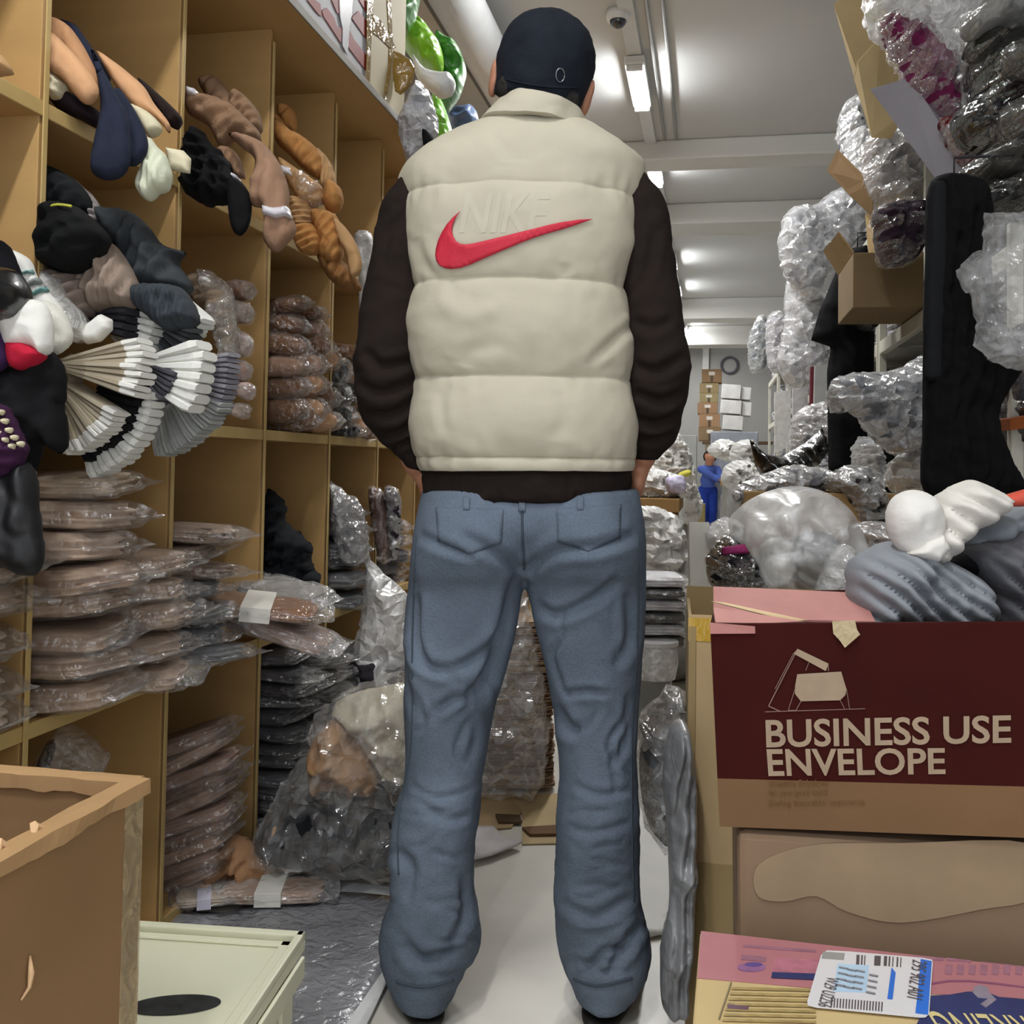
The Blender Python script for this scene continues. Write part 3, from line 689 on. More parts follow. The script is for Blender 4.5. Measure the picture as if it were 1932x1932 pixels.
def ZX(px, py, X): p = PX(px, py, X); return (p-Vector((0, 0, CAMH))).dot(FWD)
def cen(poly): a = np.array(poly, float); return a.mean(0)
def pil(name, lab, cat, poly, X, T, m, **kw):          # same, placed by distance of its middle from the aisle axis
    c = cen(poly); return pillow(name, lab, cat, poly, ZX(c[0], c[1], X), T, m, **kw)
def film_over(ob, poly, Z, T, m, name='plastic_wrap', **kw):
    kw.setdefault('crumple', True); kw.setdefault('rid', .6); kw.setdefault('rfreq', 14); kw.setdefault('rag', 3)
    c = cen(poly); pl = [tuple(c+(np.array(p)-c)*1.05) for p in poly]
    return pillow(name, None, None, pl, Z, T*1.12, m, parent=ob, **kw)
FILM = plastic(milk=.03, bump=.6, bscale=38, base=.12, rough=.10); DFILM = plastic(milk=.01, bump=.6, bscale=16, base=.025, edge=.25, rough=.10); FILM2 = plastic(milk=.16, bump=.9, bscale=20, base=.07); MILKY = plastic(milk=.42, edge=.3, rough=.2, bump=.5, bscale=14)
CLEARF = plastic(milk=.09, bump=.9, bscale=30, base=.06)
# wrapped packs: one mesh of contents and one of film per variant, shared by copies
PK = []
def unit(V, k=.5): V = V-(V.max(0)+V.min(0))/2; return V/(V.max(0)-V.min(0))*2*k
for k in range(5):
    V1, F1 = lumpV((.5, .5, .5), e=6, n=14, amp=.05, freq=2, seed=k*7); V1 = unit(V1*(1+.04*np.sin(V1[:, [2]]*22+k)), .49)
    rg_ = [((-.60, 0, .02), (0, .46, 0), (0, 0, .04)), ((-.54, 0, 0), (0, .50, 0), (0, 0, .20)), ((-.46, 0, 0), (0, .53, 0), (0, 0, .50)), ((-.2, 0, 0), (0, .55, 0), (0, 0, .57)), ((.2, 0, 0), (0, .55, 0), (0, 0, .57)), ((.46, 0, 0), (0, .53, 0), (0, 0, .50)), ((.54, 0, 0), (0, .50, 0), (0, 0, .20)), ((.60, 0, -.02), (0, .47, 0), (0, 0, .04))]
    V2, F2 = loftV(rg_, 22, 20, 3.4); V2 = V2*(1+.05*fbm(V2*3, k+60)[:, None])+_rng.normal(size=V2.shape)*np.array([.010, .012, .028])
    F2 = [t for q in F2 for t in (((q[0], q[1], q[2]), (q[0], q[2], q[3])) if len(q) == 4 else (q,))]
    a = meshobj('contents', V1, F1, WOOD).data; b = meshobj('plastic_wrap', V2, F2, FILM, smooth=False).data; PK.append((a, b))
for o in [o for o in bpy.data.objects if o.name.startswith(('contents', 'plastic_wrap')) and o.parent is None]: bpy.data.objects.remove(o)
def inst(name, me, m, parent, scale, loc=(0, 0, 0)):
    if me.materials[0] != m:
        key = (me.name, m.name)
        if key not in _var: c = me.copy(); c.materials.clear(); c.materials.append(m); _var[key] = c
        me = _var[key]
    o = bpy.data.objects.new(name, me); COL.objects.link(o); o.parent = parent; o.scale = scale; o.location = loc
    return o
_var = {}; RN = random.Random(5)
def pack(lab, loc, rot, size, colour, group=None, name='wrapped_hosiery_pack', cat='hosiery pack', tag=None, film=None, v=None):
    t = thing(name, lab, cat, loc, rot, group); k = RN.randrange(5) if v is None else v
    inst('contents', PK[k][0], mat(colour, rough=.8, var=.16, scale=22, bump=.5, bscale=45, spec=.3, world=True), t, size)
    if film is not False: inst('plastic_wrap', PK[k][1], film or FILM, t, size)
    if tag: MB().box(-size[0]*.12, size[0]*.12, -size[1]*.56, size[1]*.56, -size[2]*.55, size[2]*.60).build('paper_label', mat(tag, rough=.5, bump=.02), t, bevel=.001)
    return t
ORD = ['topmost', 'second', 'third', 'fourth', 'fifth', 'sixth', 'seventh', 'eighth', 'ninth', 'tenth', 'eleventh', 'twelfth', 'thirteenth', 'fourteenth', 'fifteenth', 'sixteenth', 'seventeenth', 'eighteenth', 'nineteenth', 'twentieth', 'twenty-first', 'twenty-second']
def stack(desc, where, x, y, z0, n, size, cols, group, yaw=0, tilt=0, jx=.02, jy=.012, dx=0, dy=0, droop=0, name='wrapped_hosiery_pack', cat='hosiery pack', film=None, tag=None):
    """n packs one on another from z0 up"""
    z = z0
    for i in range(n):
        s = (size[0]*RN.uniform(.9, 1.1), size[1]*RN.uniform(.92, 1.06), size[2]*RN.uniform(.85, 1.1))
        c = cols[RN.randrange(len(cols))] if not isinstance(cols, dict) else cols[i]
        k = n-1-i; lb = ('%s %s, %s from top' % (desc, where, ORD[k])) if k else '%s %s, topmost' % (desc, where)
        pack(lb, (x+RN.uniform(-jx, jx)+dx*i, y+RN.uniform(-jy, jy)+dy*i, z+s[2]/2+.002), (R(tilt+RN.uniform(-4, 4)), R(droop+RN.uniform(-5, 5)), R(yaw+RN.uniform(-16, 16))), s, c, group, name, cat, tag, film)
        z += s[2]*1.09
    return z
# fans of folded socks: each sock a part
def slab(L, w, th, n=6):
    V = []; Fc = []
    for i in range(n+1):
        x = L*i/n; hw = w/2*(1 if i < n else .8); ht = th/2*(.55+.45*i/n)*(1 if i < n else .7)
        for a, b in ((-.7, -1), (.7, -1), (1, -.5), (1, .5), (.7, 1), (-.7, 1), (-1, .5), (-1, -.5)): V.append((x, a*hw, b*ht))
    for i in range(n):
        for k in range(8): Fc.append((i*8+k, i*8+(k+1) % 8, (i+1)*8+(k+1) % 8, (i+1)*8+k))
    Fc.append(tuple(range(8))[::-1]); Fc.append(tuple(range(n*8, n*8+8)))
    return V, Fc
def fan(lab, cat, px, py, Z, a0, a1, n, r0, r1, w, cols, group=None, twist=0, name='sock_fan', band=None, tipcol=None, tipfrac=.25, jit=.03):
    o = PZ(px, py, Z); mtr = Z/F; t = thing(name, lab, cat, o, (0, 0, YAW+R(twist)), group)
    L = (r1-r0)*mtr; arc = abs(R(a1-a0))*r1*mtr; th = arc/n*1.12
    V, Fc = slab(L, w, th); mes = {}
    for i in range(n):
        a = R(a0+(a1-a0)*(i+.5)/n); c = cols[i % len(cols)]
        rr = r0*mtr; jl = 1+RN.uniform(-jit, jit)
        if c not in mes:
            m0 = cloth(c, var=.05, bump=.3, bscale=60); me = bpy.data.meshes.new('sock'); me.from_pydata(V, [], Fc); me.materials.append(m0)
            me.polygons.foreach_set('use_smooth', [False]*len(me.polygons))
            if tipcol:
                me.materials.append(cloth(tipcol, var=.03, bump=.2))
                me.polygons.foreach_set('material_index', [1 if (min(V[j][0] for j in f.vertices) >= L*(1-tipfrac)-1e-6) else 0 for f in me.polygons])
            mes[c] = me
        s = bpy.data.objects.new('sock', mes[c]); COL.objects.link(s); s.parent = t
        s.rotation_euler = (RN.uniform(-.06, .06), -a, RN.uniform(-.03, .03)); s.scale = (jl, 1, 1)
        s.location = (cos(a)*rr, RN.uniform(-.004, .004), sin(a)*rr)
    if band:
        MB().tube([(-.004, 0, 0), (.012, 0, 0), (r0*mtr+.012, 0, 0)], [.010, .014, .02], 12).build('elastic_band', cloth(band), t, smooth=True)
    return t
# ------------------------------------------------------------------ hosiery in the pigeonholes
BEI = ['#cdb49e', '#b89f8a', '#cfbaa3', '#bda088']; GRY = ['#6c6e72', '#83858a', '#595b60']; DRK = ['#3b3d42', '#53555b', '#47494f']
PCH = cloth('#d2a37a', .06); NAVY = cloth('#252a3a', .2); BLK = cloth('#121214', .3); TAU = cloth('#8f7158', .14); CRM = cloth('#d8d0b2', .05); ORG = cloth('#b5824c', .14)
BROWN = cloth('#6d4b2f', .15); TAN = cloth('#bb9468', .1); DG = cloth('#3c4043', .2); WHT = cloth('#e4e3dc', .03)
def band(ob, poly, Z, T, m, name='paper_band', lab='white paper band'): return pillow(name, lab, None, poly, Z, T, m, parent=ob, smooth=False, rid=0, amp=0, edge=.25)
WL_ = mat('#d9d6dc', rough=.35, var=.03, bump=.05, coat=.5)
W1 = 'hanging from the top left pigeonhole'
g = 'foot-shaped socks hanging from the top left pigeonhole'
zz1 = ZX(180, 180, -1.0)
pillow('sock', 'dark navy sock heel lying behind the peach socks '+W1[13:], 'sock', [(110, 40), (140, 45), (160, 70), (175, 92), (203, 132), (206, 150), (190, 150), (165, 115), (135, 65)], zz1+.16, .02, NAVY, group=g, rid=.1)
pillow('sock', 'short brownish peach sock behind the leftmost peach sock, top left pigeonhole', 'sock', [(93, 33), (125, 45), (150, 75), (170, 110), (187, 150), (180, 166), (150, 130), (122, 98), (93, 72)], zz1+.09, .02, cloth('#b98c66', .08), group=g, rid=.2)
pillow('sock', 'leftmost peach foot-shaped sock '+W1, 'sock', [(92, 60), (132, 93), (159, 123), (182, 156), (186, 179), (172, 197), (156, 194), (139, 176), (116, 146), (92, 126)], zz1+.05, .018, PCH, group=g, rid=.1)
pillow('sock', 'dark purple sock lump under the leftmost peach sock', 'sock', [(100, 185), (125, 172), (165, 195), (190, 215), (186, 242), (150, 226), (108, 205)], zz1+.10, .03, cloth('#1c1318', .3), rid=.2)
pillow('sock', 'cream ruffled sock tip poking out below the leftmost peach sock', 'sock', [(92, 105), (110, 119), (101, 139), (116, 150), (125, 168), (113, 188), (92, 178)], zz1+.07, .02, CRM, rid=.6, rfreq=22, rag=3)
pillow('sock', 'peach foot-shaped sock lying right of the navy pair '+W1, 'sock', [(184, 98), (215, 116), (242, 137), (272, 164), (291, 195), (319, 232), (320, 252), (298, 228), (265, 212), (245, 195), (212, 152)], zz1+.14, .022, PCH, group=g, rid=.12)
pillow('sock', 'very dark brown sock roll behind the right peach sock', 'sock', [(262, 148), (300, 178), (338, 215), (342, 230), (326, 242), (300, 212), (280, 187)], zz1+.24, .03, cloth('#241a18', .3), rid=.2)
pillow('sock', 'cream folded sock beneath the right peach sock', 'sock', [(250, 198), (282, 213), (306, 242), (286, 260), (272, 247), (260, 225)], zz1+.12, .02, CRM, rid=.3)
pillow('sock', 'long dark navy sock, right one of the hanging pair', 'sock', [(222, 165), (248, 198), (271, 240), (280, 275), (272, 300), (255, 314), (238, 305), (232, 250), (212, 190)], zz1+.02, .014, NAVY, group=g, rid=.12)
pillow('sock', 'long dark navy sock, left one of the hanging pair', 'sock', [(170, 86), (199, 139), (225, 186), (243, 225), (247, 298), (234, 331), (205, 341), (179, 331), (170, 308), (178, 258), (189, 205), (184, 150)], zz1-.02, .016, NAVY, group=g, rid=.12, fold=(80, 3), foldamp=.15)
pillow('sock_bundle', 'pale greenish white sock bundle hanging from the top left pigeonhole', 'sock bundle', [(280, 260), (298, 278), (315, 296), (324, 331), (316, 358), (298, 366), (282, 380), (262, 364), (257, 341), (272, 305)], zz1+.06, .03, cloth('#cfd3bb', .05), fold=(80, 5), foldamp=.3)
pillow('sock_packet', 'small cream packet sticking out beside the pale greenish bundle', 'packet', [(312, 278), (346, 284), (361, 300), (359, 328), (320, 322)], zz1+.12, .014, CRM, smooth=False, rid=.1)
pillow('sock_bundle', 'tan sock bundle end in the top pigeonhole at the left picture edge', 'sock bundle', [(-40, 95), (-5, 100), (15, 118), (18, 135), (-10, 140), (-40, 138)], zz1-.25, .03, TAN, rid=.3)
# taupe bundles of the second top hole
z2 = ZX(430, 280, -1.0); g = 'taupe sock bundles in the second top pigeonhole'
pillow('sock_bundle', 'upright taupe sock bundle at the back of the second top pigeonhole', 'sock bundle', [(375, 154), (398, 143), (420, 157), (434, 180), (440, 215), (411, 215), (388, 180)], z2+.22, .03, TAU, group=g, fold=(60, 4))
b_ = pillow('sock_bundle', 'wide taupe sock bundle with white band at the left of the second top pigeonhole', 'sock bundle', [(351, 166), (380, 180), (430, 192), (470, 228), (492, 255), (480, 272), (440, 264), (425, 277), (412, 275), (395, 240), (365, 222), (351, 205)], z2+.08, .045, TAU, group=g, fold=(35, 6), foldamp=.4)
band(b_, [(359, 172), (380, 178), (382, 194), (362, 192)], z2+.06, .05, WL_)
pillow('sock_bundle', 'taupe sock bundle hump at the right of the second top pigeonhole', 'sock bundle', [(434, 195), (449, 173), (475, 194), (492, 221), (493, 246), (468, 259), (444, 240)], z2+.14, .04, TAU, group=g, fold=(50, 5), foldamp=.4)
b_ = pillow('sock_bundle', 'small brown ribbed sock bundle with white band above the black fluffy one', 'sock bundle', [(412, 283), (437, 281), (457, 308), (460, 337), (440, 327), (422, 307)], z2+.02, .03, TAU, group=g, fold=(70, 5))
band(b_, [(432, 324), (452, 334), (456, 347), (436, 341)], z2+.01, .035, WL_)
pillow('sock_bundle', 'black fluffy sock bundle hanging over the second top shelf', 'sock bundle', [(357, 253), (382, 248), (404, 276), (433, 306), (438, 347), (432, 379), (404, 393), (375, 384), (345, 349), (348, 295)], z2-.02, .055, BLK, rid=.5, rfreq=26, rag=5)
pillow('sock', 'single black sock dangling right of the black fluffy bundle', 'sock', [(430, 338), (455, 343), (474, 375), (472, 420), (455, 445), (438, 432), (430, 390)], z2-.03, .02, BLK, rid=.2)
b_ = pillow('stocking', 'long light brown stocking hanging down with a glossy white band', 'stocking', [(430, 250), (475, 258), (507, 280), (532, 318), (546, 363), (546, 398), (560, 435), (542, 461), (520, 477), (496, 449), (499, 398), (475, 387), (471, 347), (481, 302), (455, 278)], z2-.03, .035, cloth('#a07e66', .12), fold=(80, 4), foldamp=.4)
band(b_, [(498, 390), (522, 396), (546, 392), (551, 412), (524, 418), (499, 410)], z2-.045, .036, WL_)
# tan bundles of the third top hole
z3 = ZX(580, 380, -1.0); g = 'tan sock bundles spilling from the third top pigeonhole'
for nm, pl, dz, T, m, fo, lb in (
    ('sock_bundle', [(527, 199), (549, 203), (560, 221), (557, 249), (533, 239), (524, 212)], .2, .04, ORG, (40, 3), 'rounded tan sock bundle standing highest in the third top pigeonhole'),
    ('sock_bundle', [(520, 215), (545, 243), (575, 260), (600, 283), (614, 310), (602, 337), (575, 322), (545, 292), (520, 264)], .1, .045, ORG, (50, 5), 'orange brown sock bundle second highest in the third top pigeonhole'),
    ('sock_bundle', [(598, 283), (618, 298), (634, 335), (632, 372), (612, 367), (603, 330)], .12, .04, TAN, (80, 4), 'tan sock bundle against the right divider of the third top pigeonhole'),
    ('sock_bundle', [(572, 350), (592, 352), (598, 380), (594, 410), (570, 412), (560, 385)], .06, .04, cloth('#8e6c48', .15), (0, 6), 'ribbed brown sock bundle below the glossy wrapped one'),
    ('sock_bundle', [(548, 372), (580, 378), (592, 400), (592, 425), (562, 432), (546, 405)], .03, .04, TAN, (0, 7), 'flat tan folded socks above the lower sock rolls'),
    ('rolled_socks', [(620, 343), (641, 353), (648, 375), (642, 395), (622, 402), (610, 380)], .03, .045, ORG, None, 'tan ball of rolled socks at the right edge of the spilling pile'),
    ('rolled_socks', [(553, 430), (590, 423), (607, 450), (602, 477), (580, 482), (560, 467)], -.03, .045, ORG, (20, 5), 'tan sock roll with open dark centre hanging lowest left'),
    ('sock_bundle', [(588, 400), (630, 403), (647, 440), (647, 482), (630, 502), (603, 482), (596, 440)], -.01, .05, ORG, (60, 6), 'tan folded socks in the middle of the spilling pile'),
    ('sock_bundle', [(598, 478), (640, 488), (667, 515), (682, 547), (650, 547), (618, 522)], .02, .045, cloth('#8d653c', .18), (60, 5), 'darker brown sock bundle lowest in the spilling pile'),
    ('sock', [(629, 412), (648, 425), (671, 457), (683, 494), (678, 518), (661, 522), (653, 481), (636, 449)], -.05, .018, TAN, None, 'long tan sock hanging down lowest right of the spilling pile')):
    pillow(nm, lb, 'rolled socks' if nm == 'rolled_socks' else ('sock' if nm == 'sock' else 'sock bundle'), pl, z3+dz, T, m, group=g, fold=fo, foldamp=.4, rid=.2)
b_ = pillow('sock_bundle', 'tan sock bundle with glossy white band in clear film', 'sock bundle', [(528, 298), (560, 318), (590, 338), (612, 360), (607, 387), (570, 382), (546, 350), (530, 325)], z3+.02, .04, TAN, group=g, fold=(45, 5))
band(b_, [(530, 315), (555, 322), (560, 342), (536, 336)], z3+.01, .044, WL_); film_over(b_, [(560, 330), (590, 338), (612, 360), (607, 387), (570, 382)], z3+.02, .045, CLEARF)
pillow('sock_packet', 'grey white wrapped packet far back behind the long tan sock', 'packet', [(668, 445), (700, 440), (706, 500), (706, 640), (680, 640), (676, 520)], z3+.45, .05, shiny('#b3afab'), rid=.3)
# left edge, second row
zl = 1.50; g = 'dark socks hanging at the left picture edge'
pillow('rolled_socks', 'black sock roll at the left picture edge, upper of the two', 'rolled socks', [(-60, 450), (0, 453), (17, 470), (32, 505), (40, 540), (28, 557), (-60, 562)], zl+.05, .05, cloth('#141218', .2), group=g, rid=.1)
pillow('rolled_socks', 'glossy black wrapped sock roll at the left picture edge, lower of the two', 'rolled socks', [(-60, 505), (20, 507), (43, 530), (52, 556), (43, 587), (20, 605), (-60, 606)], zl-.02, .06, mat('#0c0d11', rough=.35, var=.2, bump=.3, bscale=14, coat=.4), group=g, rid=.1)
b_ = pillow('sock', 'white sock with teal and grey stripes behind the black rolls', 'sock', [(10, 470), (55, 488), (70, 520), (86, 545), (118, 580), (122, 612), (90, 602), (55, 562), (28, 520)], zl+.12, .02, WHT, rid=.12)
for pl, c in (([(38, 518), (62, 508), (66, 516), (42, 526)], '#7fa3a0'), ([(50, 536), (74, 524), (80, 534), (56, 548)], '#8d8f8e'), ([(58, 556), (86, 540), (92, 548), (66, 566)], '#6f9a96')):
    pillow('stripe', None, None, pl, zl+.112, .018, cloth(c), parent=b_, smooth=False, rid=0, amp=0, edge=.2)
pillow('sock', 'plain white sock hanging right of the white and red one', 'sock', [(82, 570), (120, 588), (137, 625), (132, 652), (105, 670), (94, 650)], zl+.08, .02, cloth('#d9d7cc', .04), rid=.15)
b_ = pillow('sock', 'white sock with bright red toe at the left edge', 'sock', [(5, 592), (50, 565), (92, 581), (99, 652), (82, 672), (64, 658), (17, 655), (0, 615)], zl, .03, WHT, rid=.12)
pillow('toe', 'bright red toe', None, [(15, 648), (40, 645), (64, 652), (84, 668), (71, 690), (45, 700), (22, 690)], zl-.004, .028, cloth('#b51f38', .08), parent=b_, rid=.15)
pillow('sock', 'purple sock at the left picture edge below the black rolls', 'sock', [(-50, 600), (-5, 610), (12, 640), (20, 680), (-5, 705), (-50, 710)], zl-.01, .025, cloth('#3f2750', .15), group=g, rid=.15)
pillow('tights', 'bulky black tights bundle below the red toe', 'tights', [(-30, 690), (28, 692), (95, 664), (117, 689), (124, 728), (121, 772), (125, 840), (112, 857), (84, 842), (60, 900), (-30, 900)], zl+.04, .05, BLK, group=g, rid=.2, fold=(75, 4), foldamp=.2)
b_ = pillow('patterned_socks', 'purple sock bundle with cream checks at the left picture edge', 'sock bundle', [(-50, 760), (10, 765), (22, 780), (42, 820), (53, 850), (38, 884), (0, 903), (-50, 905)], zl-.04, .035, cloth('#3c1f3c', .15), group=g, fold=(0, 6), foldamp=.4)
for i, (x, y) in enumerate([(2, 778), (-3, 800), (10, 795), (2, 818), (18, 812), (12, 830), (28, 826), (24, 842), (40, 838), (-2, 838)]):
    pillow('check', None, None, [(x-5, y-6), (x+5, y-5), (x+5, y+6), (x-5, y+5)], zl-.066, .012, CRM, parent=b_, smooth=False, rid=0, amp=0, edge=.2)
pillow('stocking', 'long black stocking hanging lowest at the left picture edge', 'stocking', [(-40, 880), (10, 890), (42, 870), (67, 890), (76, 970), (84, 1049), (70, 1083), (36, 1085), (8, 1072), (-30, 1062)], zl-.03, .03, mat('#111215', rough=.5, var=.2, bump=.2), group=g, rid=.1, fold=(85, 3), foldamp=.15)
# second row, second column: black and grey bundles
zb = ZX(160, 450, -1.02)
pillow('sock_bundle', 'black sock bundle against the divider, upper of two above the sock fans', 'sock bundle', [(84, 318), (126, 329), (159, 356), (174, 391), (150, 420), (110, 420), (84, 400)], zb+.1, .05, cloth('#17191b', .3), fold=(60, 5), foldamp=.2)
b_ = pillow('sock_bundle', 'black sock bundle with yellow elastic, lower of two above the sock fans', 'sock bundle', [(82, 395), (132, 386), (172, 409), (204, 444), (194, 480), (152, 515), (99, 509), (79, 484)], zb, .06, cloth('#0f1011', .3), fold=(30, 4), foldamp=.15)
P = [PZ(x, y, zb-.055) for x, y in catmull([(84, 395), (105, 386), (135, 389)], 8)]
MB().tube([p-Vector(b_.location) for p in P], .0022, 6).build('elastic_band', cloth('#b8b84a'), b_, smooth=True)
pillow('sock_bundle', 'pale grey lilac ribbed sock edge between the two black and dark grey bundles', 'sock bundle', [(140, 340), (160, 355), (180, 375), (192, 410), (188, 435), (165, 400)], zb+.13, .03, cloth('#a39a98', .1), fold=(0, 7), foldamp=.5)
pillow('folded_socks', 'dark grey folded sock pile, upper part, in the second row of pigeonholes', 'sock bundle', [(195, 400), (245, 399), (282, 429), (308, 462), (352, 477), (335, 494), (362, 537), (345, 560), (300, 560), (262, 545), (232, 490), (203, 444)], zb+.14, .06, DG, fold=(70, 7), foldamp=.35)
pillow('folded_socks', 'dark slate sock bundle fanning down to the white fans', 'sock bundle', [(262, 543), (300, 537), (345, 545), (373, 590), (368, 615), (340, 622), (318, 626), (282, 600), (258, 575)], zb+.08, .05, cloth('#383d42', .2), fold=(85, 9), foldamp=.35)
pillow('sock_bundle', 'warm grey ribbed sock bundle left of the dark grey pile', 'sock bundle', [(172, 497), (205, 458), (238, 488), (264, 543), (260, 580), (212, 585), (179, 590), (157, 545)], zb+.06, .05, cloth('#8d7d70', .1), fold=(75, 6), foldamp=.4)
pillow('sock_bundle', 'warm grey crumpled sock bundle below the black bundle with yellow elastic', 'sock bundle', [(84, 508), (130, 513), (165, 518), (182, 550), (176, 590), (150, 600), (120, 582), (92, 555)], zb+.04, .05, cloth('#7d6f66', .15), fold=(30, 5), foldamp=.5)
b_ = pillow('sock_packet', 'sheer whitish sock packet hanging over the shelf beside the striped sock', 'packet', [(82, 520), (105, 525), (135, 570), (160, 600), (150, 640), (125, 640), (105, 600), (88, 565)], zb-.02, .03, cloth('#a9a8a3', .1), rid=.4)
film_over(b_, [(82, 520), (105, 525), (135, 570), (160, 600), (150, 640), (125, 640), (105, 600), (88, 565)], zb-.02, .035, FILM2)
# fans of folded socks
zf = ZX(230, 700, -.98); g = 'fans of folded socks tumbling out of the second row'
fan('white folded sock fan tilted up, top middle of the sock fans', 'sock fan', 175, 585, zf+.1, 2, -42, 8, 90, 165, .06, ['#dcdcd6'], g, twist=-20)
fan('charcoal folded sock fan at the top left of the sock fans', 'sock fan', 150, 600, zf+.06, 18, -20, 6, 50, 130, .06, ['#35353b', '#2b2b30'], g, twist=-20)
fan('white folded sock fan at the top right, beside the dark slate bundle', 'sock fan', 300, 520, zf+.12, -35, -75, 9, 70, 155, .05, ['#dfdfd9', '#d0d0c8'], g, twist=-25)
fan('dark speckled folded sock fan between the white fans on the right', 'sock fan', 270, 590, zf+.10, -10, -50, 8, 60, 130, .05, ['#3d4042', '#55585a'], g, twist=-20)
fan('grey ribbed folded sock fan at the far right of the sock fans', 'sock fan', 290, 700, zf+.14, 10, -28, 12, 100, 178, .05, ['#8c8990', '#7b7980'], g, twist=-20)
fan('pale grey folded sock fan, lowest right of the sock fans', 'sock fan', 300, 690, zf+.13, -25, -88, 20, 60, 170, .05, ['#aaaca8', '#9a9c99'], g, twist=-20)
fan('thick white folded sock fan at the right with small grey toes', 'sock fan', 245, 695, zf+.04, 18, -32, 7, 75, 165, .06, ['#e3e3dc'], g, twist=-15)
fan('dark grey toe fan peeping below the thick white fan', 'sock fan', 262, 680, zf+.02, -15, -70, 9, 45, 98, .05, ['#4a4a50', '#605f66'], g, twist=-15)
fan('white folded sock fan with black inner ends, lowest left of the sock fans', 'sock fan', 150, 735, zf+.03, -2, -76, 14, 118, 172, .05, ['#dcdcd5'], g, twist=-15)
fan('black sock ends fanned behind the beige fan', 'sock fan', 140, 725, zf+.0, 2, -75, 12, 70, 148, .05, ['#0e0e10'], g, twist=-15, jit=.08)
fan('beige ribbed sock fan with white tips pointing right', 'sock fan', 112, 690, zf-.05, 16, -20, 9, 15, 186, .06, ['#b3a893', '#a89c86'], g, twist=-12, tipcol='#e2e1da', tipfrac=.18, band='#9a8f7c')
fan('beige ribbed sock fan with white tips pointing down', 'sock fan', 118, 712, zf-.04, -26, -82, 13, 15, 150, .06, ['#b3a893', '#a0957f'], g, twist=-12, tipcol='#dddcd5', tipfrac=.3, band='#9a8f7c')
pillow('sock', 'loose white folded sock on top of the beige sock fans', 'sock', [(155, 620), (190, 592), (212, 603), (212, 622), (190, 645), (165, 650), (150, 640)], zf-.05, .02, WHT, smooth=False, rid=.1)
# second row, third column
zc = ZX(420, 620, -1.02)
b_ = pillow('sock_bundle', 'taupe ribbed sock bundle in clear film right of the dark slate bundle', 'sock bundle', [(356, 517), (397, 520), (430, 540), (446, 590), (450, 650), (435, 692), (412, 640), (380, 590), (358, 560)], zc+.08, .05, cloth('#8b7a67', .1), fold=(20, 8), foldamp=.4)
film_over(b_, [(380, 520), (430, 540), (446, 590), (450, 650), (435, 692), (410, 640)], zc+.07, .055, CLEARF)
for i, (x, y, w, h, c) in enumerate([(452, 548, 30, 18, '#8a6a58'), (452, 590, 26, 20, '#a08878'), (455, 650, 20, 22, '#c3a79c'), (452, 700, 22, 20, '#b59a8e'), (465, 738, 16, 16, '#c9b0a8'), (456, 775, 16, 14, '#b8a090')]):
    pl = [(x-w, y), (x-w*.5, y-h), (x+w*.6, y-h*.9), (x+w, y), (x+w*.5, y+h), (x-w*.7, y+h*.8)]
    b_ = pillow('wrapped_sock_roll', 'pinkish brown wrapped sock roll by the divider right of the sock fans, %s in column' % ORD[i], 'sock roll', pl, zc+.16, .04, cloth(c), group='film-wrapped sock rolls beside the third column divider', rid=.3); film_over(b_, pl, zc+.16, .045, CLEARF)
# rolled socks in plastic, second row columns 4 and 5
g = 'rolled socks in clear wrap, second row'
RV, RF = lumpV((.5, .5, .5), e=2.3, n=10, amp=.06, freq=3, folds=.10, fk=10, fax=0, seed=3)
RM = meshobj('roll', RV, RF, BROWN).data; bpy.data.objects.remove(bpy.data.objects['roll'])
def roll(px, py, w, h, c, X, col, lab):
    p = PX(px, py, X); z = (p-Vector((0, 0, CAMH))).dot(FWD)*1/F
    t = thing('rolled_socks', lab, 'rolled socks', p, (R(RN.uniform(-8, 8)), R(RN.uniform(-8, 8)), R(RN.uniform(-14, 14))), g)
    inst('contents', RM, c, t, (.14, w*z*1.12, h*z*1.05)); inst('plastic_wrap', PK[RN.randrange(5)][1], FILM, t, (.145, w*z*1.12, h*z*1.02))
BR2 = cloth('#7a5434', .2); TN2 = cloth('#cf9c68', .12); PK2 = cloth('#b08c74', .1)
lst = [(528, 578, BR2, 'brown', 50, 28), (565, 590, BR2, 'brown', 44, 30), (526, 612, BR2, 'brown', 44, 36), (566, 625, PK2, 'pinkish brown', 40, 38), (527, 650, BR2, 'brown', 46, 38), (577, 650, BR2, 'dark brown', 38, 36),
       (525, 692, PK2, 'pinkish brown', 44, 36), (560, 688, PK2, 'pinkish brown', 36, 40), (528, 732, BR2, 'brown', 42, 38), (562, 728, TN2, 'tan', 42, 38), (526, 775, BR2, 'brown', 42, 40), (562, 768, TN2, 'tan', 40, 38), (590, 796, TN2, 'tan', 42, 36), (590, 752, BR2, 'dark brown', 36, 36), (548, 800, BR2, 'brown', 40, 26)]
for i, (x, y, c, cn, w, h) in enumerate(lst):
    roll(x, y, w, h, c, -1.14 if y < 640 else -1.10, 4, '%s clear-wrapped sock roll in the second row, fourth column, %s from top' % (cn, ORD[i].replace('topmost', 'first')))
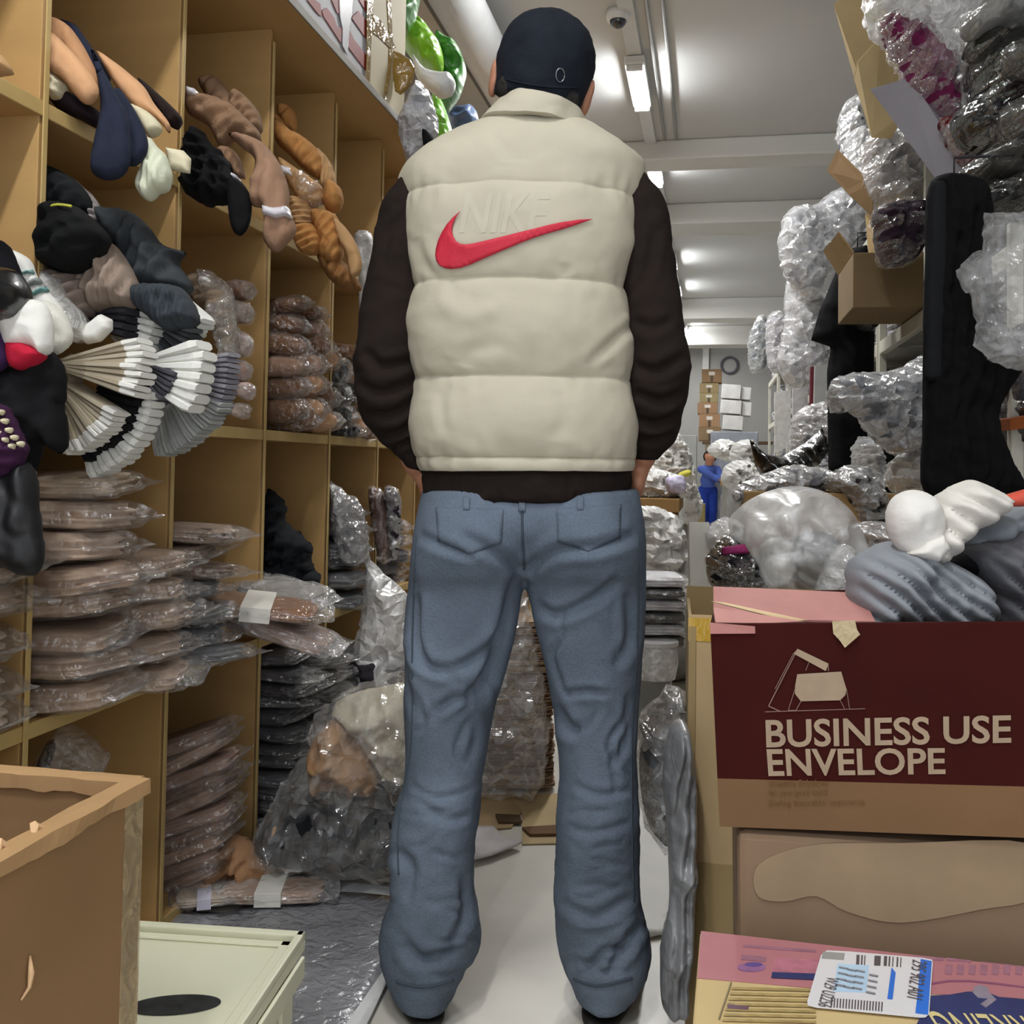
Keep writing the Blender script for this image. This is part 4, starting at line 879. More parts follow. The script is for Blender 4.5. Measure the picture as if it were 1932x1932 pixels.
lst = [(592, 678, TN2, 'tan', 40, 36), (612, 700, BLK, 'glossy black', 30, 46), (640, 668, BR2, 'brown', 32, 34), (652, 700, TN2, 'tan', 30, 40), (612, 745, BLK, 'glossy black', 34, 44), (640, 740, BLK, 'glossy black', 30, 40), (655, 752, TN2, 'tan', 30, 38), (622, 785, BLK, 'glossy black', 38, 40), (655, 800, TN2, 'tan', 34, 46), (672, 778, BR2, 'brown', 26, 40), (636, 812, BLK, 'black', 34, 26), (672, 812, BR2, 'brown', 26, 30), (668, 730, BR2, 'brown', 26, 40)]
for i, (x, y, c, cn, w, h) in enumerate(lst):
    roll(x, y, w, h, c, -1.12, 5, '%s clear-wrapped sock roll in the second row, fifth column, %s from top' % (cn, ORD[i].replace('topmost', 'first')))
# third row: stacks
S3 = SZ[1]; S4 = SZ[0]
g = 'beige wrapped hosiery packs in the third row'
stack('beige clear-wrapped hosiery pack', 'in the tall stack under the sock fans', -1.15, 1.605, S3, 8, (.30, .185, .049), BEI, g, yaw=0)
stack('beige clear-wrapped hosiery pack', 'in the shorter stack beside the tall one', -1.15, 1.80, S3, 5, (.32, .17, .052), BEI, g, yaw=8)
stack('beige clear-wrapped hosiery pack', 'at the left picture edge of the third row', -1.20, 1.36, S3, 6, (.30, .20, .055), BEI, g)
g = 'wrapped packs in the third column of the third row'
z = stack('grey clear-wrapped hosiery pack', 'in the third column of the third row', -1.17, 2.055, S3, 4, (.30, .19, .043), ['#77797e', '#5b5d62', '#8f9196'], g, yaw=5)
stack('pinkish beige wrapped pack', 'on the grey ones in the third column', -1.17, 2.05, z+.004, 3, (.30, .19, .036), ['#b39c8a', '#a58e7c'], g, yaw=12)
pack('brown pack with yellow and white label sticking out over the third shelf', (-1.02, 2.22, S3+.10), (R(6), R(6), R(20)), (.28, .15, .03), '#9a6d4a', tag='#e6e2d8')
pack('pinkish clear-wrapped pack drooping over the shelf edge before the dark stack', (-1.0, 2.30, S3+.04), (R(0), R(18), R(10)), (.26, .17, .045), '#b08f7a', film=FILM2)
pack('mostly empty shiny film pack at the shelf edge by the black fluffy bundle', (-1.03, 2.38, S3+.11), (R(10), R(8), R(-14)), (.22, .13, .05), '#8f887c', film=FILM2)
z4 = ZX(545, 1020, -1.1)
pillow('fluffy_socks', 'black fluffy sock heap in the fourth column of the third row', 'sock bundle', [(500, 940), (514, 928), (535, 945), (540, 985), (568, 1005), (590, 1035), (590, 1060), (604, 1092), (592, 1115), (560, 1128), (497, 1120)], z4, .09, cloth('#14171c', .35), rid=.6, rfreq=22, rag=4)
g = 'grey wrapped packs in the fifth column of the third row'
stack('grey clear-wrapped hosiery pack', 'in the fifth column of the third row', -1.18, 2.98, S3, 6, (.28, .18, .047), ['#77777c', '#4f5157', '#8b8a8e'], g)
stack('dark purple grey clear-wrapped pack', 'in the sixth column of the third row', -1.18, 3.42, S3, 5, (.28, .2, .05), ['#4a4450', '#77747c', '#5c5058'], g)
zq = ZX(715, 990, -1.05)
for i, (pl, c, lb) in enumerate([([(695, 925), (722, 932), (735, 990), (738, 1050), (716, 1060), (704, 1000)], '#5d3224', 'rust brown sock roll standing in clear film, left of two'), ([(726, 922), (752, 930), (756, 985), (748, 1050), (734, 1040), (730, 980)], '#2a2430', 'dark purple sock roll standing in clear film, right of two')]):
    b_ = pillow('wrapped_sock_roll', lb, 'sock roll', pl, zq, .04, cloth(c), rid=.2); film_over(b_, pl, zq, .046, CLEARF)
b_ = pillow('wrapped_packet', 'clear crumpled packet with loose film leaning in the fifth column', 'packet', [(622, 912), (650, 930), (680, 950), (692, 1000), (690, 1050), (650, 1060), (625, 1000)], zq-.25, .04, cloth('#6a6a6e', .3), rid=.3); film_over(b_, [(622, 912), (650, 930), (680, 950), (692, 1000), (690, 1050), (650, 1060), (625, 1000)], zq-.26, .05, FILM2)
# bottom row
g = 'brown wrapped packs in the leaning bottom stack'
for i in range(12):
    y = 1715-i*29; x = [322, 335, 345, 350, 352, 357, 360, 362, 366, 366, 356, 348][i]
    p = PX(x, y, -1.15)
    pack('brownish clear-wrapped pack in the leaning bottom stack, %s' % (('%s from top' % ORD[11-i]) if i < 11 else 'topmost'), p, (R(-4), R(-22+RN.uniform(-6, 6)), R(RN.uniform(5, 20))), (.20, .15, .038), ['#bd9f8e', '#c8ac98', '#a88c7a'][i % 3], g)
b_ = pillow('clear_bag', 'thin clear bag of black bits in the second bottom pigeonhole', 'bag', [(58, 1470), (88, 1400), (120, 1365), (150, 1378), (178, 1398), (207, 1430), (190, 1470), (150, 1475)], ZX(130, 1420, -1.15), .05, CLEARF, rid=.4, smooth=False)
pillow('black_bits', 'small black scraps inside the thin clear bag', 'scraps', [(60, 1470), (80, 1425), (95, 1395), (105, 1410), (92, 1450), (80, 1472)], ZX(130, 1420, -1.15)+.01, .02, mat('#101012', rough=.3, coat=1, bump=.8), rid=.6)
g = 'dark grey wrapped packs in the bottom row'
stack('dark grey wrapped pack', 'behind the floor bag, left bottom stack', -1.15, 2.53, S4, 12, (.28, .17, .036), DRK+['#5d5f66'], g, jx=.02)
stack('greyish wrapped pack', 'behind the floor bag, right bottom stack', -1.15, 2.72, S4, 11, (.28, .16, .038), ['#2f3434', '#5b5e5c', '#77797a', '#24282a'], g, jx=.02)
stack('clear-wrapped grey pack', 'in the bottom hole beside the tall milky bag', -1.18, 2.99, S4, 9, (.26, .16, .04), ['#6a6a70', '#8c8c90', '#45454a'], g)
b_ = pillow('tied_plastic_bag', 'tall milky plastic bag with twisted top standing before the bottom row', 'bag', [(690, 1030), (700, 1058), (735, 1090), (770, 1120), (788, 1200), (790, 1300), (775, 1315), (668, 1315), (664, 1245), (675, 1180), (688, 1110), (692, 1070), (682, 1045)], ZX(725, 1200, -.98), .09, MILKY, crumple=True, rid=.25, amp=.15, smooth=False)
pillow('dark_cloth_pile', 'dark purple grey cloth in the bottom of the tall milky bag', 'cloth', [(668, 1240), (700, 1236), (785, 1238), (786, 1310), (672, 1310)], ZX(725, 1200, -.98)-.015, .07, cloth('#3a363c', .2), fold=(0, 4), foldamp=.2, smooth=False)
# goods on the cabinet top
TOPZ = TOPB+.024
# boxes on the cabinet top
def facepatch(mb, poly, X, th=.002, mi=0):       # flat print on a face looking down the aisle side
    P = [PX(x, y, X) for x, y in poly]; n = len(P); V = [tuple(p) for p in P]+[(p.x+th, p.y, p.z) for p in P]
    mb.add(V, [tuple(range(n)), tuple(range(n, 2*n))[::-1]]+[(i, (i+1) % n, n+(i+1) % n, n+i) for i in range(n)], mi)
ybx = PX(693, 140, -1.0).y
t = thing('printed_carton', 'white carton with red slanted stripes and white strapping on the cabinet top', 'box', (-1.21, ybx-.35, TOPZ))
b = MB().box(-.2, .21, -.35, .35, 0, .46).build('carton_body', mat('#b9b9bd', rough=.6, var=.04, bump=.03), t, bevel=.004)
off = Vector(t.location); RED = mat('#8f2a22', rough=.6, bump=.03); X = -.999
def cp(pts): return [(560+x/8.05, y/8.05) for x, y in pts]
for pts in ([(150, 0), (270, 0), (350, 60), (370, 250), (320, 220)], [(370, 160), (450, 120), (560, 270), (600, 400), (680, 430), (665, 660), (400, 250)], [(520, 0), (640, 0), (640, 220), (600, 190)], [(840, 250), (930, 170), (1065, 330), (1080, 560), (1040, 580), (830, 280)], [(790, 460), (860, 600), (1060, 850), (1050, 1080), (790, 740), (770, 700)], [(940, 0), (1040, 0), (1050, 190)]):
    mb = MB(); facepatch(mb, cp(pts), X); mb.V = [tuple(Vector(v)-off) for v in mb.V]; mb.build('red_stripe', RED, t)
for pts in ([(640, 0), (840, 0), (825, 240), (780, 440), (690, 440), (650, 240)], [(690, 440), (790, 440), (765, 840), (690, 700)]):
    mb = MB(); facepatch(mb, cp(pts), X+.002); mb.V = [tuple(Vector(v)-off) for v in mb.V]; mb.build('packing_strap', mat('#b3afb5', rough=.4, bump=.1), t)
ye2 = PX(762, 215, -1.0).y
t = thing('taped_carton', 'cream carton with brown glossy tape on the cabinet top beside the red striped one', 'box', (-1.21, (ybx+ye2)/2, TOPZ)); off = Vector(t.location)
h = (ye2-ybx)/2-.01
MB().box(-.2, .215, -h, h, 0, .50).build('carton_body', mat('#cbbf9f', rough=.7, var=.04, bump=.05), t, bevel=.005)
TP = mat('#8f6f2c', rough=.12, var=.1, bump=.5, bscale=30, coat=1); X = -.994
for pts in ([(1060, 0), (1150, 0), (1120, 700), (1080, 1290), (1040, 1290), (1060, 800)], [(1150, 210), (1260, 300), (1500, 720), (1440, 760), (1240, 560), (1150, 500)], [(1370, 0), (1420, 0), (1440, 400), (1450, 640), (1400, 560)], [(1440, 720), (1420, 1100), (1350, 1560), (1310, 1520), (1390, 1000), (1400, 740)]):
    mb = MB(); facepatch(mb, cp(pts), X); mb.V = [tuple(Vector(v)-off) for v in mb.V]; mb.build('packing_tape', TP, t)
pil('torn_tape', 'torn brown glossy tape hanging off the cream carton', 'tape', [(737, 92), (755, 100), (775, 112), (784, 130), (780, 152), (768, 170), (756, 180), (745, 172), (742, 150), (735, 125)], -.97, .012, TP, smooth=False, rid=.5)
def bagm(c, r=.35): return mat(c, rough=r, var=.18, scale=7, bump=.35, bscale=9, coat=.25)
XT = -1.06
pil('stuffed_bag', 'dark green plastic bag at the top picture edge on the cabinet', 'bag', [(748, -40), (790, -40), (789, 18), (775, 46), (765, 57), (752, 30)], XT, .1, bagm('#4f8a44'), rid=.2)
pil('stuffed_bag', 'bright lime green plastic bag below the dark green one', 'bag', [(757, 50), (785, 35), (815, 63), (834, 95), (837, 130), (825, 142), (790, 118), (765, 95)], XT, .1, bagm('#86c02c'), rid=.2)
pil('stuffed_bag', 'mid green plastic bag reaching furthest right on the cabinet top', 'bag', [(820, 75), (845, 76), (870, 103), (880, 135), (873, 167), (855, 197), (835, 212), (815, 188), (825, 140)], XT+.05, .12, bagm('#3f7f2f'), rid=.25)
pil('stuffed_bag', 'lime green plastic bag just above the left shoulder', 'bag', [(812, 195), (830, 188), (847, 225), (856, 275), (822, 290), (806, 245)], XT+.05, .12, bagm('#7cc03c'), rid=.2)
pil('rolled_film', 'white soft roll lying across the green bags', 'roll', [(778, 103), (800, 130), (825, 138), (850, 141), (860, 160), (853, 179), (830, 184), (812, 172), (788, 150)], XT+.12, .06, bagm('#d4d5d4', .6), rid=.1)
pil('plastic_bag', 'crumpled greyish white plastic bag hanging over the cabinet edge', 'bag', [(766, 190), (785, 153), (800, 163), (817, 192), (828, 250), (800, 282), (782, 302), (770, 312), (758, 270), (750, 228)], XT+.14, .06, mat('#b9b9bc', rough=.35, var=.15, bump=.6, bscale=14, coat=.4), crumple=True, rid=.5)
pil('black_strap', 'short black strap sticking out of the greyish bag', 'strap', [(797, 243), (819, 262), (816, 288), (801, 282)], XT+.2, .02, BLK)
pil('blue_bag', 'slate blue crumpled bag behind the left shoulder', 'bag', [(843, 210), (890, 203), (903, 225), (897, 250), (890, 330), (850, 335), (846, 237)], XT, .1, bagm('#4d6080', .4), rid=.3)
# ------------------------------------------------------------------ floor clutter left
p = PH(620, 1640, 0); zb_ = ZX(620, 1500, -.86); zb_ = 2.42
pillow('dark_clothes_heap', 'black and dark grey garments in the lower half of the big floor bag', 'clothes', [(482, 1592), (505, 1545), (560, 1500), (640, 1470), (720, 1480), (800, 1470), (820, 1560), (800, 1616), (700, 1624), (590, 1624), (510, 1610)], zb_+.03, .145, cloth('#1c1e21', .35), rid=.25, fold=(20, 4), foldamp=.15)
pillow('tan_garment', 'tan garment in the middle of the big floor bag', 'clothes', [(590, 1400), (640, 1350), (680, 1380), (720, 1460), (700, 1490), (640, 1480), (600, 1490), (585, 1450)], zb_+.03, .13, cloth('#a5805c', .1), rid=.3)
pillow('cream_garment', 'cream garment on top inside the big floor bag', 'clothes', [(630, 1330), (700, 1300), (800, 1300), (815, 1440), (740, 1470), (700, 1420), (660, 1380)], zb_+.07, .12, cloth('#c5bda9', .08), rid=.35)
pillow('garment_button', 'small round pale button on the dark clothes in the big bag', 'button', [(667, 1602), (675, 1598), (683, 1602), (684, 1611), (675, 1616), (667, 1611)], zb_-.13, .008, mat('#c9cbc6', rough=.3), rid=0, amp=0)
pillow('tan_socks', 'two tan sock toes poking from the left side of the big bag', 'sock', [(512, 1570), (520, 1560), (530, 1590), (552, 1602), (566, 1590), (566, 1620), (545, 1640), (520, 1630), (512, 1600)], zb_-.06, .03, cloth('#a07a54', .1), rid=.2)
pillow('big_plastic_bag', 'huge translucent plastic bag of clothes on the floor left of the legs', 'bag', [(474, 1595), (492, 1550), (524, 1495), (558, 1440), (585, 1420), (586, 1370), (603, 1338), (642, 1312), (692, 1286), (760, 1270), (830, 1290), (850, 1400), (840, 1560), (812, 1625), (700, 1632), (590, 1630), (505, 1618)], zb_+.03, .205, plastic(milk=.07, edge=.3, rough=.12, bump=.6, bscale=12), crumple=True, cell=10, rid=.35, rfreq=5, rag=4, amp=.2)
pillow('brown_cloth_heap', 'crumpled brown stocking with white label on the floor before the leaning stack', 'stocking', [(380, 1652), (398, 1600), (440, 1576), (472, 1598), (500, 1620), (548, 1636), (545, 1652), (500, 1664), (455, 1668), (410, 1660)], 2.36, .07, cloth('#8d6a4c', .15), rid=.5, fold=(20, 5), foldamp=.4)
q = PH(512, 1690, .02)
t = pack('flat brown pack with broad white band on the grey floor sheet', q+Vector((0, 0, .012)), (0, 0, YAW+R(4)), (.235, .10, .026), '#9c7f68', tag='#d8d6cd', film=CLEARF)
q = PH(385, 1700, .02)
t = pack('small clear packet with lilac white label beside the leaning stack', q+Vector((0, 0, .012)), (0, 0, YAW+R(16)), (.12, .09, .02), '#b9a68f', tag='#c5c3d2', film=CLEARF)
q = PH(395, 1680, .02)
t = pack('olive dark packet lying against the leaning stack', q+Vector((-.02, .05, .02)), (R(10), R(-14), YAW+R(36)), (.20, .05, .03), '#6b5d3c', film=CLEARF)
def floorpoly(name, lab, cat, poly, z, th, m, wr=0, kind=None):
    P = [PH(x, y, z) for x, y in poly]; c = sum(P, Vector())/len(P); bm = bmesh.new()
    f = bm.faces.new([bm.verts.new(p-c) for p in P]); bmesh.ops.triangulate(bm, faces=[f])
    for _ in range(6):
        ed = [e for e in bm.edges if e.calc_length() > .05]
        if not ed or not wr: break
        bmesh.ops.subdivide_edges(bm, edges=ed, cuts=1); bmesh.ops.triangulate(bm, faces=bm.faces[:])
    if wr:
        A = np.array([tuple(v.co) for v in bm.verts]); d = wr*np.clip(ridged(A*9, 3)+.6*fbm(A*20, 8), 0, 3)
        for v, k in zip(bm.verts, d): v.co.z += k
    for i, v in enumerate(bm.verts): v.index = i
    V = [tuple(v.co) for v in bm.verts]; Fc = [tuple(v.index for v in f.verts) for f in bm.faces]; bm.free()
    o = meshobj(name, V, Fc, m, None, bool(wr), c); props(o, lab, cat); s = o.modifiers.new('s', 'SOLIDIFY'); s.thickness = th; s.offset = -1 if Vector(o.data.polygons[0].normal).z > 0 else 1
    return o
floorpoly('paper_sheet', 'thin white paper sheet on the floor at the rim of the dark sheet', 'paper', [(560, 1668), (660, 1664), (770, 1676), (775, 1692), (660, 1690), (600, 1690)], .004, .002, mat('#d5d7d8', rough=.5))
floorpoly('plastic_sheet', 'big dark grey shiny plastic sheet on the floor behind the green crate', 'plastic sheet', [(150, 1712), (420, 1722), (600, 1682), (762, 1694), (745, 1800), (660, 1960), (300, 1990), (100, 1900)], .009, .003, mat('#85868a', rough=.22, var=.25, scale=5, bump=.7, bscale=30, coat=.8), wr=.003)
floorpoly('white_strip', 'white folded edge strip of foil at the right rim of the dark sheet', 'plastic strip', [(745, 1800), (752, 1808), (690, 1935), (655, 1960), (640, 1950)], .014, .003, mat('#cfd0d0', rough=.3, bump=.4))
floorpoly('flattened_cardboard', 'flattened brown cardboard on the floor seen between the legs, left piece', 'cardboard', [(880, 1500), (960, 1498), (985, 1530), (965, 1560), (900, 1565), (870, 1540)], .006, .004, card('#b29a76'))
floorpoly('flattened_cardboard', 'flattened brown cardboard on the floor seen between the legs, right piece', 'cardboard', [(960, 1500), (1070, 1496), (1075, 1590), (985, 1592), (985, 1535)], .004, .003, card('#b7a27c'))
floorpoly('torn_cardboard', 'dark torn cardboard scrap lying near the right leg', 'cardboard', [(985, 1560), (1050, 1556), (1060, 1572), (1000, 1573)], .012, .006, card('#6e543a'))
floorpoly('torn_cardboard', 'small dark torn cardboard scrap behind the larger one', 'cardboard', [(935, 1535), (980, 1537), (985, 1550), (940, 1550)], .012, .006, card('#5c4a36'))
floorpoly('white_rag', 'white rag with dark print on the floor between the legs', 'rag', [(880, 1560), (930, 1560), (950, 1580), (985, 1590), (930, 1612), (890, 1622)], .018, .006, cloth('#c9c4c4', .12), wr=.004)
floorpoly('bright_floor_patch', 'painted bright patch of floor right of the right leg', 'plastic sheet', [(1195, 1430), (1225, 1430), (1262, 1560), (1290, 1660), (1270, 1760), (1215, 1770), (1150, 1740)], .006, .002, mat('#e9e9e6', rough=.5, var=.04, bump=.3, bscale=12), wr=.003)  # added white sheet: brightness of the floor here put in as colour
# stack seen between the legs
q = PZ(965, 1500, 3.02)
t = q.copy(); n = 22
for i in range(n):
    k = n-1-i; c = ['#9c8268', '#8b7058', '#ab9379', '#7c6350'][RN.randrange(4)]
    lb = 'flat brown sock layer in the pile between the legs, %s' % (('%s from the top' % ORD[k]) if k else 'topmost')
    o = thing('folded_sock_layer', lb, 'folded socks', (q.x-.03+RN.uniform(-.006, .006), q.y+.12, .022+.0225*i), (0, 0, YAW+R(RN.uniform(-3, 3))), 'brown sock layers between the legs')
    inst('contents', PK[i % 5][0], cloth(c, .12), o, (.27, .2, .024))
pillow('milky_bag', 'milky plastic bag cover draped over the brown sock pile between the legs', 'bag', [(880, 1190), (930, 1150), (968, 1110), (988, 1092), (1002, 1150), (1030, 1250), (1042, 1380), (1032, 1470), (1004, 1500), (930, 1503), (880, 1495)], 3.12, .18, plastic(milk=.2, edge=.3, rough=.15, bump=.5, bscale=14), crumple=True, rid=.3, rfreq=5, smooth=False)
# ------------------------------------------------------------------ foreground left: crate and open carton
GR = mat('#d8d8be', rough=.45, var=.03, scale=6, bump=.02, spec=.4)
c = PH(577, 1756, .25)
t = thing('storage_crate', 'pale green plastic storage crate with flat lid in the left foreground', 'crate', (c.x, c.y, 0), (0, 0, R(5)))
MB().box(-.43, -.012, -.42, -.012, .0, .218).build('crate_body', GR, t, bevel=.008)
lid = MB().box(-.45, 0, -.44, 0, .222, .238); lid.box(-.45, 0, -.016, 0, .238, .25); lid.box(-.012, 0, -.44, 0, .238, .25); lid.box(-.45, -.438, -.44, 0, .238, .25); lid.box(-.45, 0, -.44, -.424, .238, .25); lid.box(-.03, -.014, -.42, -.02, .238, .2425); lid.box(-.43, -.014, -.036, -.02, .238, .2425)
lid.build('crate_lid', GR, t, bevel=.003)
MB().box(.0, .006, -.42, -.02, .19, .222).build('lid_skirt', GR, t, bevel=.002)
for yy in (-.33, -.2, -.08): MB().box(-.012, -.004, yy-.012, yy+.012, .01, .215).build('rib', GR, t, bevel=.003)
e0 = PH(330, 1893, .241); V = []; T2 = Matrix.Rotation(R(-5), 3, 'Z'); n = 40
pc = T2 @ (e0-Vector(t.location)); pc.z = .2385
mb = MB(); ring_ = [(pc.x+.058*cos(2*pi*k/n)*1, pc.y+.026*sin(2*pi*k/n)+.012*cos(2*pi*k/n), .2385) for k in range(n)]
V = ring_+[(x, y, z+.0012) for x, y, z in ring_]
mb.add(V, [tuple(range(n, 2*n)), tuple(range(n))[::-1]]+[(i, (i+1) % n, n+(i+1) % n, n+i) for i in range(n)])
mb.build('oval_sticker', mat('#26292b', rough=.4, var=.5, scale=60, bump=.1), t)
CB = card('#957552'); CB2 = card('#8a6844')
t = thing('open_carton', 'large open cardboard carton in the left foreground corner', 'box', (-.62, 1.06, 0))
W_, D_, H_ = .43, .52, .602; th = .007
MB().box(-th, 0, -D_, 0, .0, H_).build('side_panel', CB, t, bevel=.001); MB().box(-W_, -W_+th, -D_, 0, .0, H_).build('side_panel', CB, t, bevel=.001)
MB().box(-W_+th, -th, -th, 0, .0, H_).build('end_panel', CB, t, bevel=.001); MB().box(-W_+th, -th, -D_, -D_+th, .0, H_-.002).build('end_panel', CB, t, bevel=.001)
MB().box(-W_+th, -th, -D_+th, -th, .25, .258).build('bottom_panel', CB, t)
# folded-in torn rim along the panels
def rim(name, x0, x1, y0, y1, zt, hh, seed):
    V = []; n = 40; dx, dy = (x1-x0), (y1-y0); L = sqrt(dx*dx+dy*dy)
    nx, ny = -dy/L, dx/L
    for i in range(n+1):
        f = i/n; k = .5+.5*float(fbm(np.array([[f*7, seed, 0]]), seed)[0]); hh2 = hh*(1+.25*float(fbm(np.array([[f*18, seed, 3]]), seed)[0])); o_ = .003+.004*k
        x, y = x0+dx*f, y0+dy*f
        for a, b in ((0, 0), (.55, -.002), (1.1, 0), (1.0, -hh2)): V.append((x+nx*(a-.55)*.022*(.7+.5*k), y+ny*(a-.55)*.022*(.7+.5*k), zt+b+(.004*k if a in (.55,) else 0)))
        V.append((x-nx*.011, y-ny*.011, zt-hh2*.8))
    Fc = []
    for i in range(n):
        for a, b in ((4, 0), (0, 1), (1, 2), (2, 3)): Fc.append((i*5+a, i*5+b, (i+1)*5+b, (i+1)*5+a))
    o = meshobj(name, V, Fc, card('#b18e64'), t, False); s = o.modifiers.new('s', 'SOLIDIFY'); s.thickness = .003
rim('rim_fold', -.004, -.004, -D_, 0, H_+.004, .016, 2); rim('rim_fold', -.004, -W_, -.004, -.004, H_+.003, .014, 5)
def clearstrip(name, x0, x1, y0, y1, z0, z1): MB().box(x0, x1, y0, y1, z0, z1).build(name, plastic(milk=.25, edge=.3, rough=.15, bump=.3), t)
MB().box(.0003, .0012, -.035, 0.0005, .02, H_).build('packing_tape', plastic(tint='#c9b48c', milk=.35, edge=.3, rough=.15, bump=.5), t)
MB().box(.0003, .0012, -.33, -.26, .1, H_).build('packing_tape', plastic(tint='#b99f78', milk=.2, edge=.2, rough=.3, bump=.5), t)
TR = card('#d8b389')
pl3 = [(.001, -.20, .50), (.004, -.204, .48), (.006, -.202, .465), (.002, -.196, .455), (.0015, -.198, .48)]
for k, (yy, zz, l) in enumerate(((-.19, .50, .035), (-.262, .475, .05))):
    MB().tube([(.001, yy, zz), (.006, yy-.004, zz-l*.4), (.003, yy-.002, zz-l*.8), (.002, yy-.012, zz-l)], [.001, .003, .002, .001], 6).build('paper_tear', TR, t, smooth=True)
for k in range(3):
    yy = -.16-.05*k; MB().tube([(-.008, yy, H_), (-.012, yy-.012, H_+.010+.002*(k % 3)), (-.006, yy-.02, H_+.002)], [.004, .005, .002], 5).build('torn_scrap', TR, t)
# ------------------------------------------------------------------ foreground right: cartons
def obj_at(parent, o): return o
c = PH(1321, 1757, .42)
pk = thing('pink_carton', 'closed pink and cream printed carton with a shipping label in the right foreground', 'box', (c.x, c.y, 0), (0, 0, R(-1.5)))
PW, PD, PHh = .62, .40, .42
MB().box(0, PW, -PD, 0, 0, PHh).build('carton_body', card('#cbb483'), pk, bevel=.003)
def onpink(x, y):
    q = Matrix.Rotation(R(1.5), 3, 'Z') @ (PH(x, y, PHh)-Vector((c.x, c.y, PHh))); return q
def printp(name, poly, m, z, th=.0006, parent=None, clamp=True):
    P = [onpink(x, y) for x, y in poly]
    if clamp: P = [Vector((min(max(p.x, .001), PW-.001), min(max(p.y, -PD+.001), -.001), 0)) for p in P]
    n = len(P); zc = PHh+z; V = [(p.x, p.y, zc) for p in P]+[(p.x, p.y, zc+th) for p in P]
    return MB().add(V, [tuple(range(n))[::-1], tuple(range(n, 2*n))]+[(i, (i+1) % n, n+(i+1) % n, n+i) for i in range(n)]).build(name, m, parent or pk)
PINK = mat('#b2757a', rough=.6, var=.04, bump=.05); NV = mat('#2e3564', rough=.6, var=.15, scale=30, bump=.03); FN = mat('#9c6b7c', rough=.6, var=.15, scale=60, bump=0); OL = mat('#a8935f', rough=.6, var=.2, scale=80, bump=0)
printp('pink_print', [(1318, 1754), (1960, 1792), (1960, 1886), (1540, 1866), (1230, 1836)], PINK, .0003)
printp('printed_lines', [(1402, 1785), (1478, 1790), (1540, 1795), (1540, 1799), (1478, 1795), (1402, 1789)], FN, .0012)
printp('printed_block', [(1400, 1804), (1446, 1808), (1445, 1817), (1398, 1813)], FN, .0012)
printp('printed_oval', [(1392+26+27*cos(a*pi/12), 1828+8*sin(a*pi/12)) for a in range(24)], mat('#8a5f86', rough=.6, var=.3, scale=80, bump=0), .0012)
printp('printed_oval', [(1422+17*cos(a*pi/12), 1823+4*sin(a*pi/12)) for a in range(24)], mat('#5d4a86', rough=.6, var=.2, bump=0), .0016)
printp('printed_panel', [(1462, 1810), (1545, 1814), (1540, 1850), (1455, 1846)], mat('#b2707f', rough=.6, var=.2, scale=70, bump=0), .0012)
printp('printed_bar', [(1457, 1838), (1541, 1841), (1538, 1852), (1455, 1848)], NV, .0018)
printp('printed_rule', [(1378, 1856), (1381, 1856), (1358, 1925), (1355, 1925)], mat('#7d7250', rough=.6), .0012)
for k in range(7): printp('printed_text_line', [(1382-k*3, 1865+k*10), (1540, 1869+k*10), (1539, 1873+k*10), (1380-k*3, 1869+k*10)], OL, .0012)
printp('printed_block', [(1374, 1899), (1413, 1903), (1411, 1909), (1372, 1906)], mat('#6a4f5c', rough=.6), .0018)
for k, (x0, x1) in enumerate(((1722, 1780), (1785, 1832), (1850, 1932))): printp('printed_lines', [(x0, 1806+k*3), (x1, 1810+k*3), (x1, 1815+k*3), (x0, 1811+k*3)], FN, .0012)
for k in range(7): printp('printed_glyph', [(1785+k*22, 1822), (1797+k*22, 1824), (1795+k*22, 1842), (1783+k*22, 1840)], FN, .0012)
printp('printed_swirl', [(1758, 1860), (1790, 1855), (1830, 1855), (1880, 1860), (1945, 1868), (1945, 1866), (1880, 1857), (1830, 1852), (1790, 1852), (1758, 1857)], mat('#8a4f6c', rough=.6), .0012)
printp('navy_print', [(1745, 1882), (1790, 1880), (1825, 1874), (1860, 1874), (1885, 1884), (1950, 1890), (1960, 1990), (1700, 1990), (1735, 1925)], NV, .0012)
printp('printed_sprig', [(1838, 1866), (1848, 1862), (1862, 1866), (1868, 1878), (1880, 1890), (1860, 1905), (1850, 1898), (1865, 1888), (1845, 1886), (1835, 1876)], mat('#8d8390', rough=.6, var=.2, scale=50), .0018)
def flattext(s, parent, p0, p1, h, m, z, name, bold=0):       # lettering running from p0 to p1 on the lid, height h
    V, Fc = textmesh(s, 1.0, bold=bold); w = max(v.x for v in V); hh = max(v.y for v in V)
    a = Vector((p0.x, p0.y)); d = Vector((p1.x-p0.x, p1.y-p0.y)); n = Vector((-d.y, d.x)).normalized()*h
    return meshobj(name, [(a.x+d.x*v.x/w+n.x*v.y/hh, a.y+d.y*v.x/w+n.y*v.y/hh, PHh+z) for v in V], Fc, m, parent, False)
flattext('SPARKLING', pk, onpink(2020, 1926), onpink(1748, 1913), .062, mat('#d9c98f', rough=.6), .0026, 'lettering')
lb = printp('shipping_label', [(1560, 1799), (1600, 1801), (1740, 1813), (1759, 1817), (1760, 1824), (1753, 1920), (1746, 1926), (1735, 1926), (1540, 1907), (1524, 1903), (1523, 1896), (1549, 1808)], mat('#e9e8ea', rough=.25, var=.02, coat=.6, bump=.02), .003, th=.0006, clamp=False, parent=pk)
lb['label'] = 'white and blue shipping label with barcodes'
z = .0038
def lp(n, p, m, zz=z): return printp(n, p, m, zz, th=.0002, parent=lb, clamp=False)
BLU = mat('#2f74d8', rough=.3, bump=0); BK = mat('#5a5254', rough=.5, bump=0)
